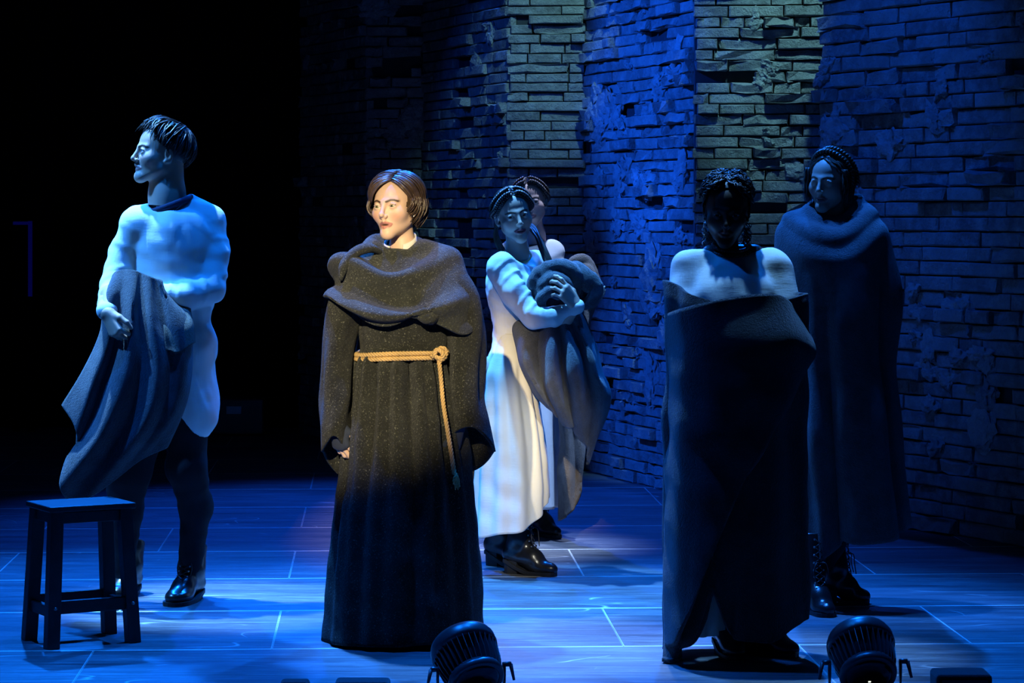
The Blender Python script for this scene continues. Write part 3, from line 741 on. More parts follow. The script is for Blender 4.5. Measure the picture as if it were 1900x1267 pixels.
def auto_bounds(S, pad=.05):
    lo = np.full(3, 1e9); hi = -lo
    for p in S.p:
        if p[0] == 'c' and not p[6]:
            r = max(p[3], p[4]); lo = np.minimum(lo, np.minimum(p[1], p[2]) - r); hi = np.maximum(hi, np.maximum(p[1], p[2]) + r)
        elif p[0] == 'e' and not p[5]:
            r = np.abs(p[3]) @ p[2]; lo = np.minimum(lo, p[1] - r); hi = np.maximum(hi, p[1] + r)
    return lo - pad, hi + pad
def below(z, k=0.0): return lambda q: q[:, 2] - z
# ---- boots
def make_boot(parent, ankle, toe, shaft_top, heel_h=.03, lace_side=1, width=.046, shaft_r=(.050, .056), name='boot', toe_r=.030, pointed=False, laces=True):
    """ankle: point over the heel (z ignored); toe: floor point of the toe tip; shaft_top: end of the shaft"""
    a = np.array([ankle[0], ankle[1], 0.0]); t = np.array([toe[0], toe[1], 0.0]); L = np.linalg.norm(t - a); d = (t - a) / L; sd = np.cross(d, [0, 0, 1.0])
    W = lambda x, y, z: a + d * x + sd * y + np.array([0, 0, z])
    top = np.array(shaft_top, float); hb = .012 + heel_h
    S = Solid()
    S.cone(W(-.015, 0, hb + .035), W(.02, 0, hb + .085), .040, shaft_r[0] * .92, .02); S.cone(W(.02, 0, hb + .085), top, shaft_r[0] * .92, shaft_r[1], .03)
    S.cone(W(-.02, 0, hb + .022), W(L * .45, 0, .045 + heel_h * .45), .036, .040, .02); S.cone(W(L * .45, 0, .045 + heel_h * .45), W(L * .62, 0, .034), .040, .036, .025)
    S.cone(W(.03, 0, hb + .08), W(L * .55, 0, .052), .034 if pointed else .040, .022 if pointed else .030, .02)
    S.ell(W(L * .66, 0, .030), (L * .34, width, .027 if pointed else .034), np.stack([d, sd, [0, 0, 1]], 1), .02)
    if pointed: S.ell(W(L * .86, 0, .026), (L * .16, width * .62, .022), np.stack([d, sd, [0, 0, 1]], 1), .02)
    def flat(q):   # sole line: heel raised, toe flat
        x = (q - a) @ d; z0 = .012 + heel_h * np.clip(1 - (x + .03) / (L * .55), 0, 1) ** 1.3; return q[:, 2] - z0
    S.func(flat, 0.0, True)
    S.func(lambda q: ((q - top) @ unit(W(.02, 0, hb + .085) - top)), 0.0, True)
    lo, hi = auto_bounds(S, .02); v, f = nets(S, lo, hi, .0055); v += vnormals(v, f) * (.0016 * wob(v, 70, 5) * (v[:, 2] > .05))[:, None]
    b = mesh_obj(name, v, f, M['leather'], parent)
    out = []
    def halfw(x):
        k = x / L; return (.036 + (width - .034) * math.sin(min(max((k + .12) / 1.0, 0), 1) * 3.14 * .72)) * (1 if k < .8 else max(.0, 1 - ((k - .8) / .215) ** 2) ** .5)
    xs = np.linspace(-.052, L * 1.005, 26); lft = []; rgt = []
    for x in xs:
        h = halfw(x) if x > -.03 else max(.004, .036 * math.sqrt(max(0, 1 - ((-.03 - x) / .024) ** 2)))
        lft.append((x, h)); rgt.append((x, -h))
    ring = lft + rgt[::-1]; n = len(ring); V = []
    zs = lambda x: .0 + heel_h * max(0, min(1, 1 - (x + .03) / (L * .55))) ** 1.3
    for x, y in ring: V.append(W(x, y * 1.04, zs(x)))
    for x, y in ring: V.append(W(x, y * 1.04, zs(x) + .016))
    Fs = [[i, (i + 1) % n, n + (i + 1) % n, n + i] for i in range(n)]
    m_ = len(xs)
    for i in range(m_ - 1): Fs.append([n + i, n + i + 1, n + n - 2 - i, n + n - 1 - i]); Fs.append([n - 1 - i, n - 2 - i, i + 1, i])
    parts = [(np.array(V), Fs)]
    hx = np.array([W(x, y, z) for z, g in ((0, .92), (heel_h + .01, 1.0)) for x, y in [(-.05 * g, 0), (-.043 * g, -.022), (-.02, -.034 * g), (.025, -.032 * g), (.025, .032 * g), (-.02, .034 * g), (-.043 * g, .022)]])
    parts.append((hx, [list(range(7)), list(range(13, 6, -1))] + [[i, (i + 1) % 7, 7 + (i + 1) % 7, 7 + i] for i in range(7)]))
    v, f = join(*parts); mesh_obj('sole', v, f, M['sole'], b, False)
    if laces:
        # laces criss-cross up the front
        k0 = W(L * .58, 0, .074 if pointed else .086); k1 = W(.074, 0, hb + (.108 if pointed else .120)); k2 = top + d * (shaft_r[1] + .003) + (W(.02, 0, hb + .085) - top) * .08
        line = cr([k0, k1, k2], 9); parts = []; ey = []
        for i in range(len(line)):
            c_ = line[i]; wd = .017
            for g in (-1, 1):
                if i < len(line) - 1: parts.append(tube(cr([c_ + sd * g * wd, (c_ + line[i + 1]) / 2 + d * .006, line[i + 1] - sd * g * wd], 6), .0022, 5))
                ey.append(lathe([(.0042, -.002), (.0042, .002)], 8, np.stack([sd, np.cross(d, sd), d], 1), c_ + sd * g * (wd + .002)))
        c_ = line[len(line) // 2 + 1]
        for g in (-1, 1): parts.append(tube(cr([c_, c_ + sd * g * .02 + d * .02, c_ + sd * g * .03 + d * .022 - np.array([0, 0, .035]), c_ + sd * g * .022 + d * .03 - np.array([0, 0, .075])], 10), .0022, 5))
        v, f = join(*parts); nl = len(f); v, f = join((v, f), *ey); lo_ = mesh_obj('lacing', v, f, [M['lace'], M['eyelet']], b)
        lo_.data.polygons.foreach_set('material_index', [0] * nl + [1] * (len(f) - nl))
    return b
def ring(cx, hw, py, d, dr, n=96, pw=1.0):
    """closed ring; right at 0, front (towards the house) at 90, left at 180, back at 270 degrees. py = number or (right, front, left, back)"""
    th = np.arange(n) * 2 * math.pi / n; c, s = np.cos(th), np.sin(th)
    if np.isscalar(py): y = np.full(n, float(py))
    else:
        r_, f_, l_, b_ = py; y = np.where(c > 0, r_, l_) * c * c + np.where(s > 0, f_, b_) * s * s
    cc = np.sign(c) * np.abs(c) ** pw; ss = np.sign(s) * np.abs(s) ** pw
    dep = d - dr * ss; px = cx + hw * cc
    return np.stack([(px - 950) * d / F_PX, dep, CAM_H - (y - HOR) * d / F_PX], 1)
def loft(rings, n):
    return cr(np.array(rings), n)
TH = lambda n: np.arange(n) * 2 * math.pi / n
def groove(th, deg, w):
    x = (th - math.radians(deg) + math.pi) % (2 * math.pi) - math.pi; return np.exp(-(x / np.radians(w)) ** 2)
def push(g, amt, cu=True):
    return g + grid_normals(g, cu) * amt[..., None]
def solidify_normals_out(g):
    return g
def person(name, px, py, label):
    d = F_PX * CAM_H / (py - HOR); return empty('person', ((px - 950) * d / F_PX, d, 0), label, 'person'), d
def body_mesh(root, head_mesh, pieces, skin):
    """one body object: head and neck, hands, and the trunk and limbs under the clothes"""
    vs, fs, cs = [head_mesh[0]], [list(map(int, q)) for q in head_mesh[1]], [head_mesh[2]]; n = len(head_mesh[0])
    for v, f in pieces:
        fs += [[int(i) + n for i in q] for q in f]; n += len(v); vs.append(v); cs.append(np.tile(np.array(skin), (len(v), 1)) * (1 + .06 * wob(v, 70, 9))[:, None])
    return mesh_obj('body', np.concatenate(vs), fs, M['skin'], root, col=np.concatenate(cs))

def trunk(S, cx, neck_py, hip_py, d, w=.15, dep=.09, foot=None, legs=True):
    """plain trunk and legs under the clothes"""
    sc = F_PX / d
    S.ell(P(cx, neck_py + .20 * sc, d), (w, dep, .13), k=.04); S.cone(P(cx, neck_py + .22 * sc, d), P(cx, hip_py, d), dep * 1.05, dep * 1.2, .06)
    if legs:
        for i, g in enumerate((-1, 1)):
            ft = foot[i] if foot else (cx + g * .08 * sc, d)
            top = P(cx + g * .07 * sc, hip_py, d); an = np.array([(ft[0] - 950) * ft[1] / F_PX, ft[1], .25]); kn = (top + an) / 2 + np.array([0, -.02, 0])
            S.cone(top, kn, .07, .042, .04); S.cone(kn, an, .042, .026, .03)
    return S
def ribs(cols, d, nr, nc, amp=.004, freq=30, seed=0):
    """cloth hung along rib lines of (px, py, depth offset)"""
    a = np.array([[P(x, y, d + z) for x, y, z in c] for c in cols])          # cols, rows, 3
    a = np.stack([cr(c, nr) for c in a], 1)                                # rows, cols, 3
    g = np.stack([cr(row, nc) for row in a], 0)
    return g + (amp * wob(g, freq, seed))[..., None] * grid_normals(g)
def sheet_on(c_list): return join(*c_list)
# ------------------------------------------------------------------ person in the rope-belted robe
def person_robe():
    root, d = person('person', 748, 1185, 'person in long charcoal robe with draped cowl and rope belt')
    skin = (.72, .50, .37)
    h = Head(P(735, 386, d), 27, -1, -3, .965, jaw=.86, mouth=.0042, gaze=(4, 2))
    hm = h.mesh(.0024, skin, (.52, .22, .19), (.05, .028, .018))
    pieces = []
    S = Solid()
    S.cone(P(745, 545, d + .02), P(748, 640, d + .02), .10, .10, .04); S.ell(P(746, 552, d + .03), (.155, .085, .11), k=.03); S.cone(P(748, 640, d + .02), P(748, 720, d + .02), .11, .13, .05)
    for sx, hand_px in ((-1, (629, 812)), (1, (846, 805))):
        sh = P(748 + sx * 85, 528, d + .02); el = P(748 + sx * 112, 650, d + .03)
        S.cone(sh, el, .045, .038, .04); S.cone(el, P(hand_px[0] + 3, hand_px[1] - 45, d - .02), .038, .028, .02)
        S.cone(P(748 + sx * 40, 720, d + .02), P(748 + sx * 45, 950, d), .075, .05, .04); S.cone(P(748 + sx * 45, 950, d), P(748 + sx * 50, 1150, d + .03), .05, .036, .03)
    lo, hi = auto_bounds(S, .03); pieces.append(nets(S, lo, hi, .011))
    gl = []
    for (w, al, bk, ts) in (((849, 788, d - .085), (-12, 0, -40), (.55, -.75, 0), 1), ((624, 786, d - .08), (9, 0, -40), (-.6, -.7, 0), -1)):
        S = Solid(); wr = P(*w); a = np.array([al[0], -6, al[2]], float)
        hand(S, wr, a, bk, ts, curl=(32, 38, 30), thumb=(30, 10), size=.93, fore=wr - unit(a) * .05)
        lo, hi = auto_bounds(S, .02); pieces.append(nets(S, lo, hi, .003))
        G = Solid(); y = unit(a); z = unit(np.array(bk) - y * (np.array(bk) @ y)); x = np.cross(y, z) * ts
        T = lambda p, q, r: wr + .93 * (x * p + y * q + z * r)
        G.cone(T(0, -.05, 0), T(0, 0, 0), .029, .026, .01)
        for r in ((.030, .088, 0), (.011, .093, .003), (-.009, .088, .002), (-.027, .078, -.002)): G.cone(T(r[0] * .55, .008, 0), T(*r), .0165, .0138, .013)
        G.cone(T(.020, .018, -.006), T(.044, .046, -.012), .018, .014, .012)
        lo, hi = auto_bounds(G, .02); gl.append(nets(G, lo, hi, .004))
    body_mesh(root, hm, pieces, skin); h.eyes(root, (.17, .16, .08))
    for v, f in gl: mesh_obj('glove', v, f, M['glove'], root)
    # hair: a chestnut bob with a side part
    r = np.random.default_rng(3); paths = []; rr = []
    for side in (-1, 1):
        for t in np.linspace(0, 1, 34):
            for lay in range(3):
                tt = min(1, max(0, t + r.normal(0, .02))); al = math.radians(39 + 85 * tt)
                st = np.array([.26 + side * .05 + r.normal(0, .03), math.cos(al), math.sin(al)])
                ph = math.radians(np.interp(tt, [0, .3, 1], [60 if side > 0 else 50, 95, 180]) + r.normal(0, 3)); en = np.array([side * math.sin(ph), math.cos(ph), -.02 + r.normal(0, .05)])
                rad = np.array([.099, .117, .103]) * (1 - .035 * lay + r.normal(0, .008)); u = arc(st, en, 10)
                lift = 1 + .07 * np.sin(np.linspace(0, math.pi, 10)) * (1.2 if tt < .35 else .6)
                p = SHELL_C + u * rad * lift[:, None]
                L = np.interp(tt, [0, .25, .5, 1], [.045 if side > 0 else .065, .085, .095, .105]) * r.uniform(.85, 1.1); e = p[-1]; inw = -unit(e * [1, 1, 0]); k = np.linspace(0, 1, 7)[1:, None]
                fw = np.array([0, .012 if tt < .5 else 0, 0])
                q = e + np.array([0, 0, -1]) * L * k + inw * (.028 * k ** 2.2 - .012 * np.sin(k * math.pi)) + fw * k
                paths.append(h.w(np.concatenate([p, q]))); rr.append(.0056 * h.s * r.uniform(.7, 1.25))
    for k in range(26):   # fringe swept across the forehead's far side
        t = k / 25; st = np.array([.24 - .06 * t, math.cos(.73 + .3 * t), math.sin(.73 + .3 * t)])
        en = unit([-.56 - .16 * t + r.normal(0, .02), .78 - .16 * t, .02 - .22 * r.random()]); rad = np.array([.097, .118, .101]) * (1.0 - .02 * r.random())
        u = arc(st, en, 12); paths.append(h.w(SHELL_C + u * rad * (1 + .08 * np.sin(np.linspace(0, math.pi, 12)))[:, None])); rr.append(.0048)
    v, f = strands(paths, rr)
    cv, cf = cap(h, (.087, .105, .091), lambda q: (q[:, 2] > -.055) & ((q[:, 1] < .045) | (q[:, 2] > .086)))
    v, f = join((v, f), (h.w(cv), cf)); mesh_obj('hair', v, f, M['hair_brown'], root)
    e = h.w((.074, .002, -.034)); v, f = nets(Solid().ball(e, .0045), e - .01, e + .01, .0018); mesh_obj('earring', v, f, M['eyelet'], root)
    # white collar band, open over a dark neck front
    nb = P(742, 462, d); fwd = math.radians(90 + 22)
    def band(a0, a1, z0, z1, r0, r1, lean):
        th = np.radians(np.linspace(a0, a1, 40)); g = []
        for k in np.linspace(0, 1, 6):
            rr_ = r0 + (r1 - r0) * k; g.append(np.stack([nb[0] + rr_ * np.cos(th), nb[1] + .028 - rr_ * np.sin(th) * .95 - lean * k * 0, nb[2] + z0 + (z1 - z0) * k + .012 * np.cos(th) - .022 * np.sin(th)], 1))
        return np.array(g)
    v, f = sheet(band(-230, 78, -.03, .035, .066, .055, 0), .004); mesh_obj('collar', v, f, M['white'], root)
    v, f = sheet(band(40, 170, -.035, .020, .060, .050, 0), .004); mesh_obj('neck_cloth', v, f, M['navy'], root)
    # robe: bodice and skirt in one
    n = 220; th = TH(n)
    rows = [(746, 60, 505, .085), (748, 74, 516, .11), (750, 84, 530, .13), (750, 82, 580, .135), (749, 80, 625, .13), (748, 78, 648, .122), (748, 80, 656, .122), (748, 84, 668, .13), (749, 90, 700, .15), (750, 97, 760, .175),
            (751, 107, 830, .20), (751, 117, 900, .225), (750, 127, 970, .25), (749, 134, 1050, .27), (748, 140, 1120, .285)]
    R = [ring(cx, hw, py, d, dr, n, .92) for cx, hw, py, dr in rows]
    last = ring(747.5, 144, 1180, d, .295, n, .92); last[:, 2] = .026 + .022 * np.cos(th) - .006 * np.sin(th) + .004 * np.sin(3 * th + 1); R.append(last)
    nv = 150; g = loft(R, nv); t = np.linspace(0, 1, nv)[:, None]; tb = 6 / 15.
    sk = np.clip((t - tb) / .08, 0, 1); fade = sk * np.interp(t, [0, tb, .62, .8, 1], [1, 1, 1, .55, .45])
    amt = np.zeros((nv, n))
    for deg, w, a in ((122, 5, .030), (82, 5, .032), (44, 6, .030), (160, 7, .03), (104, 4, .010), (64, 4, .012), (140, 4, .012), (20, 8, .02), (200, 9, .03), (240, 9, .03), (285, 9, .03), (330, 9, .03)):
        amt -= a * groove(th[None] + .10 * (t - .5), deg, w + 2 * t) * fade
        amt += a * .45 * (groove(th, deg + w * 2.2, w * 1.4) + groove(th, deg - w * 2.2, w * 1.4))[None] * fade
    up = np.clip(1 - t / tb, 0, 1) * np.clip(t / .06, 0, 1)
    amt += (.006 * np.sin(th * 19 + 3 * np.sin(th * 3)) * np.exp(-((t - tb) / .06) ** 2)) + up * .009 * np.sin(th[None] * 11 + 6 * t + 2 * np.sin(th * 4)[None])
    amt += .012 * t * np.sin(3 * th[None] + 1.3) * np.sin(t * 3)
    g = push(g, amt); g += (.003 * wob(g, 45, 4))[..., None] * grid_normals(g, True)
    v, f = sheet(g, .008, True); robe = mesh_obj('robe', v, f, M['robe'], root)
    # bell sleeves
    def sleeve(rows, cuff, seed):
        R = [ring(cx, hw, py, dd, dr, 64) for cx, hw, py, dd, dr in rows]; cx, hw, pys, dd, dr = cuff
        c = ring(cx, hw, pys, dd, dr, 64); R.append(c); g = loft(R, 60); t_ = np.linspace(0, 1, 60)[:, None]; a = TH(64)[None]
        g = push(g, (.012 * np.sin(2 * a + 5 * t_ + seed) + .006 * np.sin(5 * a - 8 * t_ + seed)) * np.clip(t_ * 2, 0, 1) * np.clip((1 - t_) * 3, .3, 1)); return sheet(g, .009, True)
    v, f = sleeve([(815, 38, 490, d + .01, .09), (842, 42, 545, d, .10), (862, 34, 610, d, .095), (866, 31, 680, d - .01, .09), (866, 33, 735, d - .02, .10), (868, 38, 775, d - .03, .11)], (872, 46, (838, 787, 815, 880), d - .02, .13), 1.0)
    mesh_obj('sleeve', v, f, M['robe'], root)
    v, f = sleeve([(685, 38, 490, d + .01, .09), (657, 40, 545, d, .10), (636, 33, 610, d, .095), (626, 31, 680, d - .01, .09), (623, 29, 735, d - .02, .10), (622, 26, 780, d - .03, .11)], (624, 24, (850, 803, 838, 885), d - .01, .13), 2.3)
    mesh_obj('sleeve', v, f, M['robe'], root)
    # cowl
    n = 200; th = TH(n); R = [ring(743, 33, (450, 470, 460, 442), d + .018, .060, n), ring(743, 52, (445, 474, 456, 444), d + .012, .088, n), ring(743, 88, (458, 506, 460, 452), d, .13, n), ring(744, 112, (486, 535, 484, 475), d - .01, .165, n),
         ring(747, 128, (530, 568, 515, 520), d - .015, .19, n), ring(752, 133, (575, 588, 538, 560), d - .015, .195, n), ring(754, 131, (606, 590, 552, 590), d - .015, .185, n)]
    nv = 100; g = loft(R, nv); t = np.linspace(0, 1, nv)[:, None]
    low = np.clip((t - .75) / .25, 0, 1); dz = (.030 * groove(th, 112, 26) + .035 * groove(th, 38, 24) - .022 * groove(th, 78, 13) - .02 * groove(th, 165, 16))[None] * low
    g[..., 2] -= dz
    ph = 2 * math.pi * (2.6 * t + .28 * np.sin(th)[None] * t + .20 * np.cos(th - .6)[None]) + .5 * np.sin(3 * th)[None]
    ridge = (.5 + .5 * np.sin(ph)) ** 2.2
    wgt = np.clip((t - .06) / .14, 0, 1) * np.clip((1 - t) / .1, .35, 1)
    left = np.clip(.55 + .55 * np.cos(th - math.radians(140)), .25, 1.1)[None]
    g = push(g, .052 * ridge * wgt * left - .012 * wgt + .008 * wgt * np.sin(5 * th + 4 * t))
    g = push(g, -.030 * groove(th[None] + 0 * t, 72, 9) * np.clip((t - .55) * 3, 0, 1))
    g += (.0045 * wob(g, 28, 8))[..., None] * grid_normals(g, True)
    v, f = sheet(g, .012, True); mesh_obj('cowl', v, f, M['cowl'], root)
    # roll of cloth lying on her right shoulder
    pth = cr([P(706, 468, d - .05), P(684, 460, d - .10), P(660, 468, d - .12), P(640, 490, d - .13), P(632, 520, d - .13)], 24); v, f = tube(pth, np.interp(np.linspace(0, 1, 24), [0, .3, .8, 1], [.012, .026, .024, .008]), 14, flat=.75)
    mesh_obj('cowl_fold', v, f, M['cowl'], root)
    # rope belt
    parts = []
    for k, dy in ((0, 0), (1, 7)):
        a = np.linspace(0, 2 * math.pi, 90); rg = ring(748, 87.5, 0, d, .148, 90, .92)
        z = CAM_H - (np.array([652 + dy + 5 * math.sin(x) * (1 if k else .6) + (3 * math.cos(2 * x)) - 2 * math.cos(x) for x in TH(90)]) - HOR) * d / F_PX; rg[:, 2] = z
        parts.append(rope(np.concatenate([rg, rg[:1]]), .0085, 3, .036))
    v, f = join(*parts); belt = mesh_obj('rope_belt', v, f, M['rope'], root)
    kn = [P(800, 662, d - .13), P(818, 646, d - .135), P(828, 652, d - .125), P(822, 666, d - .14), P(806, 660, d - .15), P(812, 648, d - .15), P(822, 658, d - .15), P(815, 672, d - .135)]
    v, f = rope(cr(kn, 40), .0085, 3, .036); mesh_obj('knot', v, f, M['rope'], belt)
    tl = [P(814, 666, d - .14), P(818, 700, d - .145), P(822, 745, d - .16), P(829, 790, d - .19), P(837, 840, d - .21), P(843, 880, d - .215)]
    v, f = rope(cr(tl, 50), .0080, 3, .036); mesh_obj('tail', v, f, M['rope'], belt)
    parts = [rope(cr([P(842, 872, d - .215), P(847, 884, d - .225), P(850, 893, d - .215), P(843, 896, d - .22), P(846, 882, d - .225), P(851, 903, d - .215)], 24), .0065, 3, .03)]
    r = np.random.default_rng(5)
    for k in range(14):
        e = P(848 + r.normal(0, 3), 904 + r.normal(0, 3), d - .215 + r.normal(0, .006)); parts.append(tube(cr([P(846, 888, d - .215), P(847 + r.normal(0, 2), 896, d - .216), e], 6), .0016, 4))
    v, f = join(*parts); mesh_obj('tassel', v, f, M['rope'], belt)
    make_boot(root, P(715, 1185, d)[:2], (P(700, 1185, d)[0], d - .20), np.array([P(715, 0, d)[0], d + .01, .22]), .02)
    make_boot(root, P(790, 1185, d)[:2], (P(806, 1185, d)[0], d - .18), np.array([P(790, 0, d)[0], d + .01, .22]), .02)
person_robe()
# ------------------------------------------------------------------ person in the white tunic, holding a blanket
def person_tunic():
    root, d = person('person', 300, 1118, 'person in white tunic and black trousers looking away, blanket over the arms')
    skin = (.60, .37, .27)
    h = Head(P(299, 288, d), 68, -7, 0, .985, male=True, jaw=1.0, gaze=(0, 4))
    hm = h.mesh(.003, skin, (.45, .20, .17), (.03, .02, .015))
    pieces = []; S = Solid(); trunk(S, 318, 370, 690, d, .14, .085, legs=False)
    S.cone(P(252, 420, d - .02), P(215, 525, d - .02), .04, .034, .02); S.cone(P(385, 420, d + .05), P(390, 530, d - .05), .045, .036, .02); S.cone(P(390, 530, d - .05), P(310, 547, d - .10), .034, .026, .02)
    lk, rk = P(346, 870, d - .01), P(238, 880, d - .05)
    S.cone(P(345, 720, d + .04), lk, .07, .042, .04); S.cone(lk, P(354, 1010, d + .06), .042, .03, .03); S.cone(P(290, 720, d), rk, .07, .042, .04); S.cone(rk, P(226, 1010, d - .02), .042, .03, .03)
    lo, hi = auto_bounds(S, .03); pieces.append(nets(S, lo, hi, .011))
    S = Solid(); wr = P(198, 580, d - .235)
    hand(S, wr, (.42, -.25, -.85), (-.75, -.62, .05), -1, curl=(48, 58, 40), thumb=(28, -15), size=1.0, fore=P(204, 548, d - .16), fr=.03)
    lo, hi = auto_bounds(S, .02); pieces.append(nets(S, lo, hi, .003))
    S = Solid(); wr2 = P(300, 556, d - .06); hand(S, wr2, (-1, -.25, -.1), (.1, -.5, .8), 1, curl=(15, 20, 15), fore=P(340, 549, d - .08), fr=.03); lo, hi = auto_bounds(S, .02); pieces.append(nets(S, lo, hi, .004))
    body_mesh(root, hm, pieces, skin); h.eyes(root, (.10, .14, .18))
    # hair, swept forward from the crown
    r = np.random.default_rng(8); paths = []; rr = []
    for k in range(420):
        ph = r.uniform(-180, 180); a = abs(ph); lay = r.random()
        el = np.interp(a, [0, 25, 50, 75, 110, 150, 180], [.74, .66, .34, .02, -.28, -.62, -.72]) + r.normal(0, .07) - (.3 * r.random() if a < 45 and r.random() < .22 else 0)
        en = np.array([math.sin(math.radians(ph)), math.cos(math.radians(ph)), 0]) * math.sqrt(max(.05, 1 - min(.95, el * el))) + np.array([0, 0, el])
        st = np.array([r.normal(.05, .16), -.40 + r.normal(0, .25) + (.35 if a < 60 else 0), .9]); rad = np.array([.088, .112, .099]) * np.interp(lay, [0, 1], [.94, 1.04])
        n = 11; u = arc(st, en, n); q = np.linspace(0, 1, n)
        lift = 1 + (.15 if a < 75 else .06) * np.sin(q * math.pi * .9) * (1 - .3 * lay) + (.16 * q ** 2 if a < 50 else .03 * q)
        p = SHELL_C + u * rad * lift[:, None]; p[:, 0] += .010 * np.sin(q * 4 + r.uniform(0, 6)) * q; p[:, 2] += .006 * np.sin(q * 5 + r.uniform(0, 6)) * q
        paths.append(h.w(p)); rr.append(.0046 * r.uniform(.6, 1.25))
    v, f = strands(paths, rr, (.8, 1, .8, .15))
    cv, cf = cap(h, (.0815, .103, .090), lambda q: ((q[:, 1] < .045) | (q[:, 2] > .085)) & (q[:, 2] > np.interp(q[:, 1], [-.12, -.03, .0, .06], [-.06, -.045, .02, .06])))
    v, f = join((v, f), (h.w(cv), cf)); mesh_obj('hair', v, f, M['hair_dark'], root)
    # undershirt
    S = Solid(); S.ell(P(316, 398, d + .01), (.088, .082, .075)); S.ell(P(311, 356, d - .03), (.075, .085, .050), k=.004, sub=True); S.func(lambda q: P(0, 420, d)[2] - q[:, 2], 0, True)
    lo, hi = auto_bounds(S, .02); v, f = nets(S, lo, hi, .005); mesh_obj('undershirt', v, f, M['navy'], root)
    a = TH(40); c = P(315, 381, d + .01); rg = np.stack([c[0] + .081 * np.cos(a), c[1] - .078 * np.sin(a), c[2] + .030 * np.cos(a) - .006 * np.sin(a)], 1)
    v, f = tube(np.concatenate([rg, rg[:2]]), .011, 8, flat=1.3); mesh_obj('undershirt_collar', v, f, M['navy'], root)
    # tunic
    S = Solid()
    S.ell(P(320, 452, d), (.168, .115, .155), k=.03); S.cone(P(262, 415, d - .02), P(378, 410, d + .05), .058, .060, .04); S.cone(P(296, 394, d + .01), P(258, 416, d - .02), .050, .056, .04); S.cone(P(346, 384, d + .03), P(386, 410, d + .05), .056, .062, .04)
    S.ell(P(320, 540, d), (.165, .118, .20), k=.05); S.ell(P(324, 650, d + .01), (.166, .135, .19), k=.03); S.ell(P(330, 740, d + .02), (.152, .14, .22), k=.04)
    S.cone(P(388, 418, d + .05), P(398, 470, d + .01), .064, .062, .03, wr=(.004, 1.6, (.3, .2, .8), 0)); S.cone(P(398, 470, d + .01), P(392, 535, d - .05), .060, .052, .02, wr=(.005, 1.5, (.4, .2, -.8), 1))
    S.cone(P(392, 535, d - .05), P(348, 548, d - .11), .052, .046, .02, wr=(.005, 1.8, (.4, 0, .6), 2)); S.cone(P(348, 548, d - .11), P(290, 546, d - .13), .046, .038, .02, wr=(.003, 3, (.3, 0, .6), 2))
    S.cone(P(252, 420, d - .02), P(228, 470, d - .02), .056, .052, .03, wr=(.004, 1.5, (.5, 0, .7), 1)); S.cone(P(228, 470, d - .02), P(211, 528, d - .07), .052, .046, .02, wr=(.004, 1.7, (.5, 0, -.7), 2)); S.cone(P(211, 528, d - .07), P(199, 576, d - .215), .045, .036, .02, wr=(.004, 3.0, (.5, 0, .3), 0))
    S.ell(P(314, 362, d - .03), (.090, .13, .056), roty(-.36), k=.012, sub=True)
    hx = [(200, 762), (332, 766), (345, 778), (362, 797), (386, 811), (394, 800), (402, 760), (410, 700)]
    def hem(q):
        px = 950 + q[:, 0] * F_PX / d; py = np.interp(px, [a for a, _ in hx], [b for _, b in hx]); return q[:, 2] - (CAM_H - (py - HOR) * d / F_PX)
    S.func(hem, .004, True)
    lo, hi = auto_bounds(S, .02)
    def folds(v):
        z = v[:, 2]; x = v[:, 0]; low = np.clip((1.15 - z) / .4, 0, 1)
        k = .004 * wob(v * np.array([1, 1, .25]), 30, 2) + .010 * np.clip(wob(v * np.array([1, 1, .6]), 38, 22) - .55, 0, 1) + .0016 * wob(v, 80, 6)
        k += low * .010 * np.sin((x - v[:, 1] * .6) * 52 + 3 * np.sin(z * 7)); return k
    v, f = nets(S, lo, hi, .006); v = v + vnormals(v, f) * folds(v)[:, None]; mesh_obj('tunic', v, f, M['white'], root)
    # trousers
    S = Solid()
    for hip, knee, calf, ank, rs in ((P(345, 730, d + .04), lk, P(364, 940, d + .05), P(352, 1052, d + .06), (.092, .073, .062, .046)), (P(285, 730, d), rk, P(232, 950, d - .02), P(225, 1052, d - .02), (.10, .080, .066, .046))):
        S.cone(hip, knee, rs[0], rs[1], .02); S.cone(knee, calf, rs[1], rs[2], .03, wr=(.005, 2.5, (0, .3, .5), 1)); S.cone(calf, ank, rs[2], rs[3], .03, wr=(.003, 3, (0, .3, .5), 0))
    S.ell(P(318, 725, d + .02), (.15, .12, .10), k=.04)
    lo, hi = auto_bounds(S, .02); v, f = nets(S, lo, hi, .009); v += vnormals(v, f) * (.003 * wob(v, 60, 3))[:, None]; mesh_obj('trousers', v, f, M['trouser'], root)
    for ank, toe, top in (((364, 1109), (318, 1126), (352, 1036, d + .05)), ((238, 1104), (211, 1117), (225, 1036, d - .02))):
        fl = lambda q: np.array([(q[0] - 950) * (F_PX * CAM_H / (q[1] - HOR)) / F_PX, F_PX * CAM_H / (q[1] - HOR)])
        a = fl(ank); t = fl(toe); a = t + (a - t) / np.linalg.norm(a - t) * .225
        tp = P(*top); make_boot(root, a, t, np.array([a[0] + .35 * (tp[0] - a[0]), a[1] + .02, .205]), .022, width=.05, shaft_r=(.052, .056))
